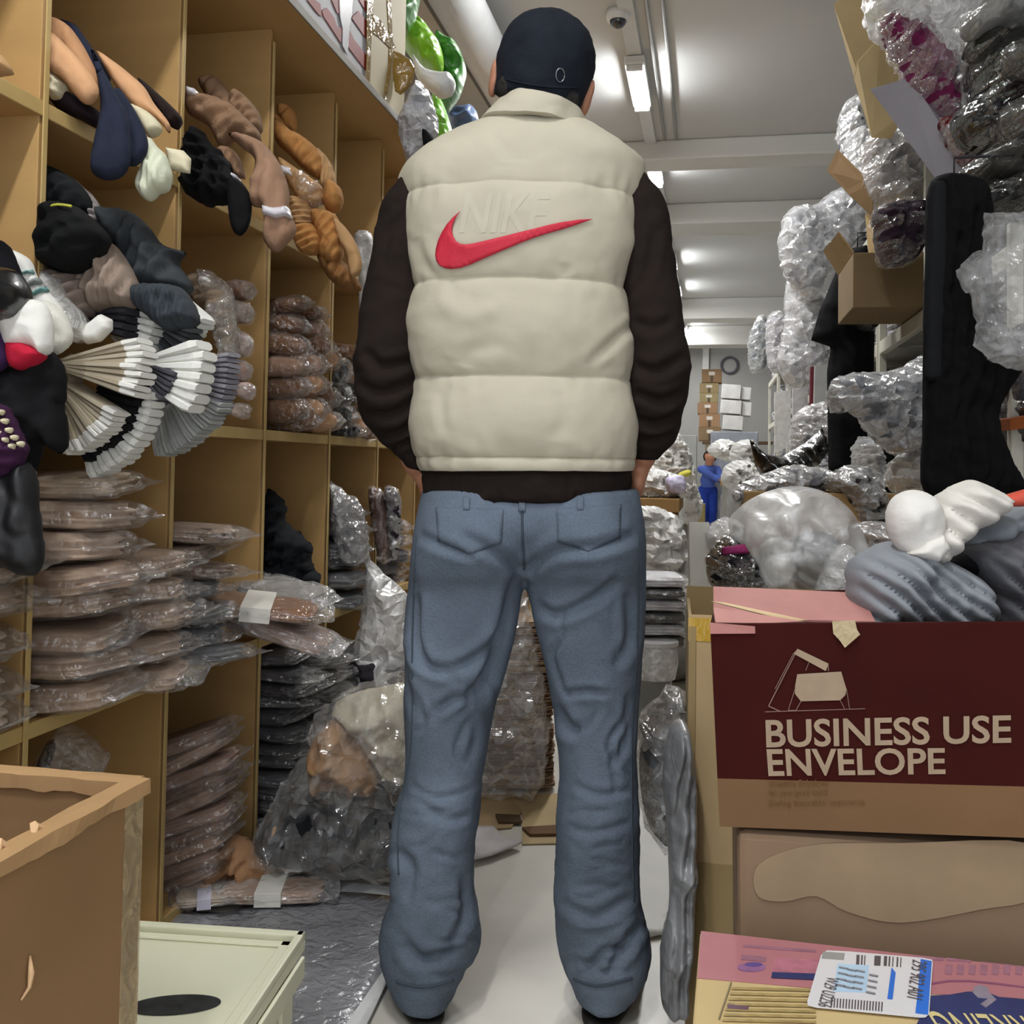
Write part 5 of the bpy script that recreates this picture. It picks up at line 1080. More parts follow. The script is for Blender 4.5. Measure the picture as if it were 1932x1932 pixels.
lp('grey_field', [(1553, 1802), (1594, 1805), (1592, 1818), (1550, 1815)], mat('#9c9c98', rough=.4, bump=0))
lp('blue_band', [(1737, 1816), (1758, 1820), (1751, 1922), (1727, 1919), (1733, 1865)], BLU)
lp('blue_bar', [(1682, 1832), (1690, 1842), (1684, 1893), (1674, 1892)], BLU)
lp('pale_blue_field', [(1580, 1825), (1640, 1828), (1634, 1880), (1572, 1878)], mat('#bcd8ee', rough=.3, bump=0))
for k, (x, w) in enumerate(((1616, 6), (1625, 3), (1631, 2), (1650, 12), (1668, 6), (1677, 3), (1684, 2), (1692, 3), (1699, 2))): lp('barcode_bar', [(x, 1808+k*.6), (x+w, 1808.5+k*.6), (x+w-1, 1827+k*.6), (x-1, 1826.5+k*.6)], BK)
for k in range(18):
    x = 1568+k*5.6; lp('barcode_bar', [(x, 1890+k*.45), (x+2.6, 1890.3+k*.45), (x+1.4, 1908+k*.45), (x-1.2, 1907.7+k*.45)], BK)
flattext('W29 U2256', lb, onpink(1560, 1850), onpink(1543, 1905), .013, BK, .0046, 'lettering')
flattext('295 902 A01', lb, onpink(1722, 1817), onpink(1711, 1889), .015, BK, .0046, 'lettering')
for k, (x, y) in enumerate(((1588, 1828), (1604, 1832), (1620, 1834), (1645, 1842))): flattext(['MIXED', 'LARGE', '12 PCS', 'BOX'][k] if False else '||||', lb, onpink(x, y), onpink(x-7, y+40), .007, mat('#8a8c92', rough=.5, bump=0), .0046, 'fine_print')
# lower carton behind
def carton(name, lab, x, y, z, w, d, h, m, rz=0, ry=0, closed_=True):
    t = thing(name, lab, 'box', (x, y, z), (0, ry, rz)); return t
a = PZ(1405, 1575, 1.29)
lo = thing('plain_carton', 'plain brown carton with peeled patches under the maroon carton', 'box', (a.x, a.y, 0), (0, R(-1), R(0)))
MB().box(0, .52, 0, .36, .01, .513).build('carton_body', card('#87705a', .1), lo, bevel=.01)
LC = mat('#958065', rough=.85, var=.1, scale=9, bump=.1)
def patchxz(name, poly, y, m, par, inv):
    P = [inv @ PY(x, yy, y) for x, yy in poly]; n = len(P); V = [(p.x, p.y, p.z) for p in P]+[(p.x, p.y-.0015, p.z) for p in P]
    return MB().add(V, [tuple(range(n)), tuple(range(n, 2*n))[::-1]]+[(i, (i+1) % n, n+(i+1) % n, n+i) for i in range(n)]).build(name, m, par)
li = (Matrix.Translation(lo.location) @ Matrix.Rotation(R(-1), 4, 'Y')).inverted()
patchxz('peeled_patch', [tuple(q) for q in closed([(1425, 1640), (1470, 1610), (1550, 1592), (1700, 1590), (1950, 1592), (1950, 1690), (1850, 1715), (1700, 1740), (1600, 1720), (1540, 1690), (1480, 1700), (1430, 1690)], 4)], a.y-.0005, LC, lo, li)
# maroon envelope carton
a = PZ(1351, 1176, 1.30); bq = PZ(1358, 1556, 1.30)
TILT = R(-3.2); env = thing('envelope_carton', 'maroon open carton lettered BUSINESS USE ENVELOPE filled with grey sock bundles', 'box', (bq.x, bq.y, bq.z), (0, TILT, R(-2)))
EM = (Matrix.Translation(env.location) @ Euler((0, TILT, R(-2))).to_matrix().to_4x4()); EI = EM.inverted()
EW, ED, EH = .56, .34, (a-bq).length; th = .006
MAR = mat('#38120f', rough=.85, var=.12, scale=9, bump=.08, spec=.1); BRN = card('#71563b', .1)
mb = MB().box(0, EW, -th, 0, 0, EH); MB().box(0, EW, -th, 0, 0, EH).build('front_panel', MAR, env, bevel=.001)
MB().box(0, EW, -th-.0008, -th+.0005, .0, EH*.235).build('kraft_band', BRN, env)
MB().box(0, th, 0, ED, 0, EH).build('side_panel', MAR, env, bevel=.001); MB().box(EW-th, EW, 0, ED, 0, EH).build('side_panel', MAR, env, bevel=.001)
MB().box(0, EW, ED, ED+th, 0, EH).build('back_panel', MAR, env, bevel=.001); MB().box(th, EW-th, 0, ED, 0, th).build('bottom_panel', BRN, env)
def onenv(x, y, dy=-.008):
    o = EI @ Vector((0, 0, CAMH)); d = (EI.to_3x3() @ ray(x, y)); k = (dy-o.y)/d.y; return o+d*k
def envtext(s, poly4, m, name, dy=-.0078, bold=.02):
    """lettering fitted in the quad given by picture corners (tl, tr, br, bl)"""
    V, Fc = textmesh(s, 1.0, bold=bold); x0 = min(v.x for v in V); w = max(v.x for v in V)-x0; y0 = min(v.y for v in V); hh = max(v.y for v in V)-y0
    tl, tr, br, bl = [onenv(*p, dy) for p in poly4]; out = []
    for v in V:
        u, q = (v.x-x0)/w, (v.y-y0)/hh; out.append((bl*(1-u)+br*u)*(1-q)+(tl*(1-u)+tr*u)*q)
    o = meshobj(name, out, Fc, m, env, False); s = o.modifiers.new('s', 'SOLIDIFY'); s.thickness = .0006
    return o
LT = mat('#9a866f', rough=.7, var=.08, scale=40, bump=.03)
envtext('BUSINESS USE', [(1444, 1358), (1908, 1349), (1908, 1402), (1446, 1411)], LT, 'lettering')
envtext('ENVELOPE', [(1446, 1413), (1783, 1411), (1784, 1461), (1450, 1465)], LT, 'lettering')
D5 = mat('#6e4c26', rough=.7)
for s, q4 in (('Creative Solutions', [(1450, 1472), (1562, 1470), (1562, 1482), (1450, 1484)]), ('for your good work', [(1450, 1491), (1562, 1489), (1562, 1502), (1450, 1504)]), ('Doing beautiful moments', [(1450, 1511), (1632, 1508), (1632, 1520), (1450, 1523)])): envtext(s, q4, D5, 'fine_print', dy=-.0085, bold=.01)
def envpoly(name, pts, m, dy=-.0075):
    P = [onenv(x, y, dy) for x, y in pts]; n = len(P); V = [tuple(p) for p in P]+[(p.x, p.y-.0006, p.z) for p in P]
    return MB().add(V, [tuple(range(n)), tuple(range(n, 2*n))[::-1]]+[(i, (i+1) % n, n+(i+1) % n, n+i) for i in range(n)]).build(name, m, env)
envpoly('envelope_picture', [(1504, 1272), (1587, 1267), (1597, 1300), (1595, 1311), (1585, 1321), (1511, 1323), (1500, 1309), (1500, 1295)], LT)
envpoly('envelope_picture', [(1505, 1224), (1563, 1252), (1558, 1266), (1497, 1233)], LT)
def envline(pts, wd=1.3):
    for i in range(len(pts)-1):
        a_ = np.array(pts[i], float); b_ = np.array(pts[i+1], float); n_ = np.array([-(b_-a_)[1], (b_-a_)[0]]); n_ = n_/np.linalg.norm(n_)*wd/2
        envpoly('drawn_line', [tuple(a_+n_), tuple(b_+n_), tuple(b_-n_), tuple(a_-n_)], LT2)
LT2 = mat('#7d5f55', rough=.7)
envline([(1505, 1224), (1450, 1332), (1472, 1342)], 2); envline([(1497, 1233), (1462, 1300)]); envline([(1500, 1300), (1487, 1340), (1502, 1340), (1511, 1323)]); envline([(1597, 1300), (1603, 1338), (1594, 1338), (1585, 1321)]); envline([(1562, 1252), (1563, 1266)], 2)
envline([(1526, 1250), (1520, 1265)]); envline([(1443, 1343), (1632, 1337)], 1.4)
tp = envpoly('torn_tape', [(1570, 1172), (1613, 1170), (1617, 1188), (1623, 1197), (1594, 1222), (1584, 1208), (1572, 1195)], mat('#b3a079', rough=.35, var=.1, bump=.3, coat=.4), -.011)
# flaps
def flap(name, pts3, m, th=.004): return MB().quad(*pts3, th=th).build(name, m, env, bevel=.0008)
PKF = mat('#a8716b', rough=.7, var=.08, scale=12, bump=.08)
def wq(name, pts, m, th=.004):      # panel from picture corners, each with its own distance
    return MB().quad(*[EI @ PZ(x, y, z_) for x, y, z_ in pts], th=th).build(name, m, env, bevel=.0008)
wq('back_flap', [(1346, 1106, 1.50), (1625, 1118, 1.50), (1652, 1172, 1.37), (1346, 1165, 1.37)], mat('#b98079', rough=.7, var=.08, scale=12, bump=.08))
wq('side_flap', [(1346, 1145, 1.33), (1520, 1172, 1.32), (1440, 1176, 1.31), (1350, 1174, 1.31)], mat('#c08a82', rough=.7, var=.1, bump=.08))
wq('flap_edge', [(1342, 1134, 1.34), (1365, 1136, 1.34), (1525, 1170, 1.33), (1490, 1172, 1.33)], card('#dcc49a'), .003)
MB().quad((.0, -.008, EH+.002), (.055, -.009, EH-.003), (.055, -.009, EH-.012), (.0, -.010, EH-.012), th=.002).build('torn_corner', PKF, env)
# sock bundles in the carton
zE = 1.46
g = 'sock bundles in the maroon carton'
pillow('sock_bundle', 'large mid grey twisted sock bundle at the left inside the maroon carton', 'sock bundle', [(1600, 1112), (1606, 1060), (1650, 1030), (1700, 1020), (1760, 1045), (1838, 1085), (1858, 1130), (1840, 1185), (1640, 1185), (1610, 1150)], zE, .085, cloth('#8b8f94', .1), group=g, fold=(140, 8), foldamp=.28, rid=.1, cell=5)
pillow('sock_bundle', 'dark grey ribbed sock bundle at the right picture edge inside the maroon carton', 'sock bundle', [(1822, 1040), (1880, 1010), (1990, 1000), (1990, 1190), (1880, 1185), (1852, 1120)], zE+.02, .09, cloth('#626266', .12), group=g, fold=(130, 8), foldamp=.25, rid=.1, cell=5)
pillow('sock_bundle', 'mid grey sock bundle with red white tag behind the white bundle', 'sock bundle', [(1800, 1012), (1830, 975), (1880, 955), (1990, 925), (1990, 1020), (1900, 1030), (1820, 1040)], zE+.06, .07, cloth('#858a8f', .1), group=g, fold=(110, 3), foldamp=.3, rid=.1)
pillow('sock_tag', 'small red and white paper tag at the right picture edge', 'tag', [(1890, 935), (1960, 915), (1960, 955), (1895, 957)], zE-.02, .012, mat('#c8503c', rough=.4, bump=0), smooth=False, rid=0, amp=0)
pillow('black_cloth', 'black sock bundle in shadow between the white and dark grey bundles', 'sock bundle', [(1760, 1060), (1800, 1040), (1850, 1030), (1880, 1060), (1860, 1110), (1800, 1080)], zE+.05, .05, BLK, group=g)
pillow('sock_bundle', 'white sock bundle with round toe lying on top in the maroon carton', 'sock bundle', [(1800, 915), (1830, 905), (1860, 914), (1892, 932), (1906, 950), (1872, 982), (1822, 1012), (1790, 1052), (1762, 1064), (1738, 1058), (1745, 1010), (1755, 965), (1770, 935)], zE-.02, .05, cloth('#d8d4cc', .04), group=g, fold=(150, 6), foldamp=.45, rid=.15, cell=5)
pillow('sock', 'large round white sock toe, leftmost on top in the maroon carton', 'sock', [(1673, 970), (1690, 935), (1725, 924), (1762, 938), (1780, 975), (1775, 1020), (1755, 1045), (1712, 1048), (1682, 1020)], zE-.05, .035, cloth('#e2dfd9', .03), group=g, rid=.08)
pillow('sock', 'white sock cuff pointing down with red stripe in the maroon carton', 'sock', [(1708, 1045), (1740, 1018), (1775, 1005), (1790, 1035), (1765, 1062), (1738, 1055)], zE-.065, .02, cloth('#dedbd3', .03), group=g, rid=.1, smooth=False)
# tall carton and long bags left of it
a = PZ(1300, 1160, 1.80); tc_ = thing('tall_carton', 'tall open beige carton with yellow tape behind the maroon carton', 'box', (a.x, a.y, 0), (0, 0, R(2)))
H2 = a.z; CT = card('#a08a62'); CT2 = card('#bba27a')
MB().box(0, .40, 0, .006, 0, H2).build('front_panel', CT2, tc_); MB().box(0, .006, .006, .34, 0, H2-.01).build('side_panel', CT, tc_); MB().box(.394, .40, .006, .34, 0, H2).build('side_panel', CT, tc_); MB().box(0, .40, .34, .346, 0, H2+.012).build('back_panel', CT, tc_)
MB().box(-.001, .05, -.0012, 0, H2-.045, H2-.005).build('yellow_tape', mat('#c79e28', rough=.25, coat=.8, bump=.1), tc_); MB().box(.0, .012, -.003, -.001, 0, H2-.02).build('edge_fold', CT, tc_)
MB().box(.01, .4, -.0025, -.0006, H2*.0, H2*.40).build('lower_sheet', CT, tc_)
zg = 1.76
b_ = pillow('long_plastic_bag', 'long grey plastic sack standing on the floor beside the tall carton', 'bag', [(1262, 1380), (1290, 1360), (1304, 1400), (1312, 1500), (1312, 1700), (1300, 1830), (1294, 1896), (1252, 1904), (1246, 1800), (1262, 1700), (1258, 1560), (1250, 1470)], zg, .05, mat('#808285', rough=.35, var=.35, scale=5, bump=.5, bscale=14, coat=.3), rid=.35, rfreq=6, fold=(84, 4), foldamp=.35, cell=4)
b_ = pillow('clear_bag', 'clear shiny bag with grey contents bulging out left of the long grey sack', 'bag', [(1228, 1350), (1262, 1308), (1290, 1318), (1298, 1400), (1280, 1500), (1272, 1560), (1252, 1585), (1226, 1562), (1210, 1500), (1206, 1430), (1214, 1395), (1206, 1368)], zg+.25, .07, cloth('#6c6e70', .35), rid=.4)
film_over(b_, [(1228, 1345), (1262, 1306), (1290, 1316), (1298, 1400), (1280, 1500), (1272, 1560), (1252, 1588), (1224, 1565), (1206, 1500), (1203, 1430), (1212, 1395), (1203, 1368)], zg+.25, .08, FILM2)

# ------------------------------------------------------------------ right side: racks and their goods
RX = .74; STEEL = mat('#c4c1b2', rough=.5, var=.06, bump=.03, metal=0)
YB = [2.75, 3.80, 4.85, 5.75, 6.55, 7.75, 9.0, 10.4, 12.0, 13.8]; LV = [.30, .92, 1.55, 2.10]
names = ['nearest', 'second', 'third', 'fourth', 'fifth', 'sixth', 'seventh', 'eighth', 'farthest']
for i in range(len(YB)-1):
    y0, y1 = YB[i]+.012, YB[i+1]-.012
    t = thing('storage_rack', '%s pale steel storage rack along the right wall counted from the camera' % names[i], 'rack', (RX+.28, (y0+y1)/2, 0), (0, 0, 0), 'steel racks along the right wall'); hy = (y1-y0)/2
    for sx in (-.28, .26):
        for sy in (-hy, hy-.035): MB().box(sx, sx+.032, sy, sy+.035, 0, 2.1 if i else 1.6).build('post', STEEL, t, bevel=.003)
    for z in (LV if i else LV[:3]):
        MB().box(-.28, -.25, -hy+.036, hy-.036, z-.06, z-.003).build('beam', STEEL, t, bevel=.003)
        MB().box(-.25, .28, -hy+.004, hy-.004, z-.02, z).build('shelf', mat('#8d8a80', rough=.7), t)
# stacked goods on the racks
for k in range(6):
    V1, F1 = lumpV((.5, .5, .5), e=3.6, n=16, amp=.10, freq=2.5, seed=40+k, rid=.12, rfreq=5); V1 = unit(V1); RK = meshobj('tmp_pack', V1, F1, WOOD)
    PK.append((RK.data, RK.data)); bpy.data.objects.remove(RK)
RCOL = [shiny(h) for h in ('#2c2c30', '#8f8f92', '#55565a', '#c2c1c4', '#3c3038', '#a8a7aa', '#1c1e22', '#74737a')]; RCOLN = ['black', 'light grey', 'dark grey', 'white', 'plum', 'pale grey', 'black', 'grey']
NEARC = [0, 2, 4, 6, 7, 1]; FARC = [1, 3, 5, 3, 7, 1, 5]
for i in range(len(YB)-1):
    for lv, z0 in enumerate(LV):
        if i == 0 and lv in (0, 3): continue
        top = ((LV[lv+1]-.09) if lv < 3 else 2.3+.12*(i % 2)) if (i, lv) != (0, 2) else 2.75
        L_ = YB[i+1]-YB[i]; nc = max(2, int(L_/.34)); wy = (L_-.12)/nc
        for c_ in range(nc):
            z = z0+.002; nz = 0; hmax = z0+(top-z0)*RN.uniform(.55, 1.0)
            while z < hmax-.06:
                h = RN.uniform(.07, .14) if i < 5 else RN.uniform(.12, .2); h = min(h, hmax-z)
                k = RN.choice(NEARC if i < 2 else FARC); nz += 1; lbn = '%s garment pack on the %s right rack, %s shelf, %s pile, %s from bottom' % (RCOLN[k], names[i], ['lowest', 'second', 'third', 'top'][lv], ORD[c_].replace('topmost', 'first'), ORD[nz-1].replace('topmost', 'first'))
                o = bpy.data.objects.new('wrapped_garment_pack', None) if False else None
                me = PK[5+RN.randrange(6)][0]; key = (me.name, RCOL[k].name)
                if key not in _var: m2 = me.copy(); m2.materials.clear(); m2.materials.append(RCOL[k]); _var[key] = m2
                o = bpy.data.objects.new('wrapped_garment_pack', _var[key]); COL.objects.link(o)
                o.location = (RX+.24+RN.uniform(-.03, .02), YB[i]+.06+wy*(c_+.5), z+h/2); o.scale = (.40*RN.uniform(.85, 1.05), wy*.94, h*.97); o.rotation_euler = (0, 0, R(RN.uniform(-4, 4)))
                props(o, lbn, 'garment pack', 'clear-wrapped garment packs on the right racks'); z += h
# ---- pile hanging over the aisle, upper right
TANC = card('#a08a62'); 
def panel(name, lab, cat, pts, m, th=.005, bevel=.001, group=None):
    P = [PZ(*p) for p in pts]; c = sum(P, Vector())/len(P); P = [p-c for p in P]; n = len(P); nn = (P[1]-P[0]).cross(P[-1]-P[0]).normalized()*th
    o = MB().add([tuple(p) for p in P]+[tuple(p+nn) for p in P], [tuple(range(n))[::-1], tuple(range(n, 2*n))]+[(i, (i+1) % n, n+(i+1) % n, n+i) for i in range(n)]).build(name, m, None, bevel=bevel); o.location = c
    return props(o, lab, cat, group)
def wrapped(name, lab, cat, poly, Z, T, col, film=None, group=None, **kw):
    b = pillow(name, lab, cat, poly, Z, T, cloth(col, .3) if isinstance(col, str) else col, group=group, rid=.5, rfreq=12, **kw)
    film_over(b, poly, Z, T*1.1, film or CLEARF); return b
panel('cardboard_flap', 'tall tan cardboard flap standing at the top of the right pile', 'cardboard', [(1572, 8, 3.5), (1632, -40, 3.4), (1700, 60, 3.3), (1712, 190, 3.25), (1655, 245, 3.4), (1612, 150, 3.5)], TANC)
panel('cardboard_flap', 'lighter tan cardboard piece in front of the tall tan flap', 'cardboard', [(1618, 118, 3.3), (1662, 70, 3.25), (1702, 118, 3.2), (1706, 215, 3.2), (1682, 262, 3.25), (1645, 260, 3.3), (1612, 150, 3.35)], card('#b8a278'))
wrapped('wrapped_garment', 'maroon garment in film at the top right behind the white carton lid', 'garment', [(1660, 40), (1720, 50), (1790, 120), (1805, 200), (1800, 245), (1770, 240), (1725, 175), (1690, 110)], 2.95, .08, '#6b1f47')
wrapped('wrapped_garment', 'red garment edge between the white carton lid and dark wraps', 'garment', [(1775, 225), (1800, 245), (1830, 290), (1855, 320), (1835, 330), (1800, 290)], 2.85, .05, '#6a1519')
panel('carton_lid', 'slanted greyish white carton lid high on the right pile', 'cardboard', [(1641, 168, 3.05), (1717, 146, 2.95), (1828, 316, 2.85), (1772, 347, 2.9)], mat('#8f8b90', rough=.8, var=.04, bump=.05), .03)
pillow('clear_bag', 'large clear bag draped over the top of the right pile', 'bag', [(1633, 20), (1655, -30), (1850, -40), (1830, 40), (1806, 100), (1822, 150), (1840, 190), (1808, 232), (1780, 225), (1765, 160), (1725, 90), (1668, 88), (1640, 60)], 3.0, .10, plastic(milk=.26, bump=.6, bscale=14, edge=.3), crumple=True, rid=.6, rfreq=9)
g = 'dark film-wrapped bundles of the right pile'
for pl, Z, col, lb in (
    ([(1820, 40), (1870, 5), (1932, -20), (1990, 0), (1990, 60), (1910, 58), (1860, 70), (1830, 70)], 2.6, '#7d7d7a', 'pale glossy film roll at the top right picture corner'),
    ([(1830, 75), (1900, 60), (1990, 50), (1990, 150), (1920, 145), (1860, 120), (1835, 110)], 2.65, '#2e2d29', 'olive grey film-wrapped bundle below the pale glossy roll'),
    ([(1835, 110), (1870, 125), (1900, 150), (1905, 190), (1880, 225), (1850, 215), (1838, 170)], 2.7, '#161617', 'dark film-wrapped bundle right of the clear bag'),
    ([(1800, 225), (1838, 190), (1870, 220), (1880, 260), (1850, 290), (1820, 280)], 2.72, '#0e0e0f', 'black film-wrapped bundle beside the red garment edge'),
    ([(1900, 90), (1990, 80), (1990, 140), (1940, 150), (1905, 130)], 2.5, '#4a4844', 'grey film-wrapped bundle at the right picture edge, upper'),
    ([(1880, 150), (1990, 140), (1990, 215), (1920, 230), (1885, 200)], 2.65, '#200f13', 'dark red brown film-wrapped bundle at the right picture edge'),
    ([(1900, 200), (1990, 190), (1990, 290), (1930, 290), (1895, 250)], 2.55, '#45433f', 'stone grey film-wrapped bundle at the right picture edge, middle'),
    ([(1810, 335), (1830, 310), (1880, 280), (1930, 265), (1990, 270), (1990, 320), (1900, 345), (1850, 350)], 2.52, '#383631', 'crumpled brownish grey film wrap across the right edge'),
    ([(1845, 360), (1880, 350), (1940, 320), (1990, 320), (1990, 400), (1930, 400), (1870, 400), (1845, 405)], 2.48, '#1e1d1d', 'crumpled dark film wrap just above the hanging clear bag'),
    ([(1650, 398), (1700, 380), (1752, 390), (1748, 450), (1722, 492), (1670, 502), (1653, 455)], 3.4, '#2a1c27', 'crumpled plum film-wrapped bundle above the tan carton'),
    ([(1600, 520), (1640, 500), (1655, 560), (1650, 620), (1610, 610)], 4.3, '#2a2a2e', 'dark bundle behind the farther black garment'),
    ([(1875, 640), (1932, 600), (1990, 600), (1990, 800), (1930, 800), (1890, 760)], 2.62, '#46454a', 'dark grey wrapped bundle at the right edge below the hanging bag'),
    ([(1895, 760), (1990, 750), (1990, 930), (1930, 925), (1905, 870)], 2.62, '#1d1f26', 'black wrapped bundle at the right edge above the grey sock bundle')):
    wrapped('wrapped_bundle', lb, 'bundle', pl, Z, .09, col, DFILM, group=g)
panel('rust_box', 'small rust orange box at the right picture edge beside the black garment', 'box', [(1905, 790, 2.5), (1960, 780, 2.5), (1960, 805, 2.5), (1905, 812, 2.5)], card('#8a4a22'), .1)
wrapped('clear_bag', 'clear bag of pale items above the brown slanted cardboard', 'bag', [(1638, 262), (1700, 250), (1742, 280), (1758, 330), (1738, 372), (1692, 402), (1650, 382), (1630, 320)], 3.8, .10, '#b7b3b1', FILM2)
panel('cardboard_strip', 'slanted dark brown cardboard strip poking left from the right pile', 'cardboard', [(1580, 281, 4.0), (1644, 345, 3.8), (1648, 412, 3.8), (1602, 368, 3.9), (1560, 322, 4.0)], card('#7a6041'))
a = PZ(1632, 640, 4.05); b2 = PZ(1742, 560, 3.35)
t = thing('tan_carton', 'tan carton resting on the rack shelf between the two black garments', 'box', (RX-.10, 4.0, 1.553))
MB().box(-.14, .30, -.16, .28, .0, .20).build('carton_body', card('#7f6a4c'), t, bevel=.004)
MB().quad((-.14, -.16, .2), (-.14, .28, .2), (-.20, .28, .30), (-.19, -.14, .28), th=.005).build('flap', card('#a98c60'), t)
panel('cardboard_flap', 'tall narrow tan cardboard edge left of the plum bundle', 'cardboard', [(1632, 405, 4.0), (1650, 398, 3.9), (1690, 480, 3.8), (1680, 590, 3.8), (1648, 600, 3.9), (1640, 480, 4.0)], card('#a88f66'))
# garments
GB = cloth('#050506', .3)
b_ = pillow('hanging_garment', 'long black garment hanging nearest on the right, before the racks', 'garment', [(1757, 342), (1850, 338), (1872, 400), (1868, 500), (1885, 600), (1928, 685), (1900, 740), (1884, 790), (1905, 860), (1935, 930), (1860, 945), (1748, 935), (1740, 800), (1745, 500)], 2.42, .05, GB, fold=(86, 8), foldamp=.3, rid=.15, cell=5)
pillow('front_panel', 'charcoal side panel', None, [(1756, 342), (1786, 340), (1792, 500), (1778, 715), (1745, 722), (1748, 500)], 2.385, .010, cloth('#17181b', .15), parent=b_, smooth=False, rid=.05, edge=.25)
pillow('hanging_garment', 'farther black garment with short sleeve hanging before the right racks', 'garment', [(1598, 470), (1636, 462), (1652, 560), (1648, 740), (1624, 905), (1563, 900), (1560, 700), (1568, 655), (1530, 642), (1545, 590), (1580, 505)], 4.35, .05, cloth('#101113', .3), fold=(88, 5), foldamp=.35, rid=.2, smooth=False)
pillow('hanging_garment', 'narrow black garment tail beside the clear bag at mid right', 'garment', [(1650, 800), (1680, 790), (1690, 900), (1680, 1000), (1655, 990), (1650, 900)], 3.9, .04, cloth('#111214', .3), smooth=False)
# clear bags on the racks
FB = plastic(milk=.24, bump=.6, bscale=18, edge=.35, base=.05)
for pl, Z, col, lb in (
    ([(1572, 722), (1622, 705), (1690, 700), (1728, 678), (1742, 690), (1740, 800), (1722, 842), (1680, 852), (1640, 812), (1606, 778), (1573, 778)], 3.0, '#7e8084', 'large greyish clear bag between the two black garments'),
    ([(1700, 860), (1735, 840), (1742, 920), (1735, 960), (1705, 950), (1685, 890)], 3.05, '#9a9488', 'pale wrapped clothes below the large greyish clear bag'),
    ([(1618, 830), (1650, 840), (1660, 900), (1640, 930), (1618, 900)], 3.8, '#9a9a9c', 'small pale wrapped pack left of the narrow black tail'),
    ([(1474, 440), (1500, 393), (1542, 388), (1582, 358), (1622, 368), (1632, 430), (1592, 482), (1560, 522), (1540, 562), (1500, 542), (1480, 512)], 5.6, '#aeaeb2', 'big clear bag topping the farther racks, left of the slanted cardboard'),
    ([(1488, 530), (1540, 545), (1568, 600), (1552, 640), (1562, 700), (1500, 732), (1470, 692), (1480, 620)], 5.8, '#c3c2c5', 'white clear bag below the big one, left of the farther garment'),
    ([(1592, 205), (1612, 195), (1622, 240), (1618, 300), (1600, 330), (1588, 280)], 4.6, '#4a4c52', 'dark narrow film bundle against the ceiling beam line, upper right'),
    ([(1600, 260), (1625, 250), (1645, 300), (1640, 340), (1612, 350)], 4.4, '#a9aaac', 'clear film bundle behind the slanted brown cardboard strip'),
    ([(1425, 605), (1445, 600), (1452, 640), (1445, 690), (1418, 700), (1412, 660)], 9.0, '#8c9296', 'grey white film bundle farthest left on top of the racks'),
    ([(1448, 602), (1480, 598), (1486, 650), (1478, 700), (1450, 690)], 8.2, '#b7b3b8', 'pale lilac film bundle next to the farthest one on the racks'),
    ([(1520, 770), (1566, 762), (1572, 800), (1548, 850), (1500, 862), (1495, 800)], 5.0, '#a59fa0', 'clear bag with maroon stripe slumped before the white packages')):
    wrapped('clear_bag', lb, 'bag', pl, Z, .10, col, FB, group='clear plastic bags on the right racks')
pillow('hanging_clear_bag', 'clear empty hanging bag at the right edge before the dark wraps', 'bag', [(1858, 402), (1990, 398), (1990, 700), (1932, 702), (1870, 682), (1836, 652), (1842, 600), (1830, 560), (1800, 512), (1852, 470)], 2.30, .045, plastic(milk=.1, bump=.6, bscale=12, edge=.3), crumple=True, rid=.5, rfreq=8, smooth=False)
panel('maroon_package', 'tall grey and maroon package among the white ones', 'package', [(1530, 692, 5.6), (1558, 690, 5.6), (1560, 765, 5.6), (1528, 768, 5.6)], mat('#6d2a34', rough=.5), .02)
panel('grey_package', 'tall light grey package right of the maroon one', 'package', [(1538, 690, 5.55), (1562, 688, 5.55), (1562, 765, 5.55), (1536, 768, 5.55)], mat('#a9aaa8', rough=.5), .02)
panel('white_package', 'white package with tiny blue print left of the maroon one', 'package', [(1495, 700, 6.2), (1524, 695, 6.2), (1524, 830, 6.2), (1497, 845, 6.2)], mat('#cfcdcf', rough=.5, var=.2, scale=30), .02)
panel('white_package', 'white leaning package, lower left of the racks', 'package', [(1462, 740, 7), (1492, 735, 7), (1492, 840, 7), (1462, 856, 7)], mat('#d6d4d0', rough=.5, var=.15, scale=25), .02)
# ---- heap on the right of the aisle, behind the maroon carton
bx = thing('base_carton', 'brown carton on the floor carrying the white bag heap behind the maroon carton', 'box', (.36, 2.55, 0)); MB().box(-.22, .22, -.25, .25, .0, .66).build('carton_body', card('#8f7249'), bx, bevel=.006)
bx = thing('base_carton', 'second brown carton on the floor under the black plastic and film', 'box', (.32, 3.35, 0)); MB().box(-.22, .22, -.28, .28, .0, .90).build('carton_body', card('#8f7249'), bx, bevel=.006)
pillow('grey_folded_socks', 'grey folded sock stack visible inside the large milky bag', 'sock bundle', [(1485, 1040), (1510, 1010), (1560, 1005), (1590, 1040), (1592, 1090), (1560, 1112), (1500, 1108)], 2.42, .10, cloth('#5a5d60', .15), fold=(-12, 6), foldamp=.5)
pillow('white_cloth', 'white folded cloth inside the large milky bag, left of the grey stack', 'cloth', [(1440, 1030), (1485, 1020), (1490, 1110), (1430, 1115)], 2.42, .09, cloth('#c9c8c4', .05), rid=.4)
pillow('milky_bag', 'large rounded milky plastic bag behind the maroon carton', 'bag', [(1378, 1000), (1392, 960), (1440, 930), (1500, 917), (1560, 930), (1600, 968), (1620, 1010), (1620, 1055), (1602, 1118), (1560, 1128), (1420, 1128), (1398, 1062)], 2.38, .17, plastic(milk=.30, edge=.15, rough=.3, bump=.2, bscale=9, base=.02), rid=.25, rfreq=5, cell=7)
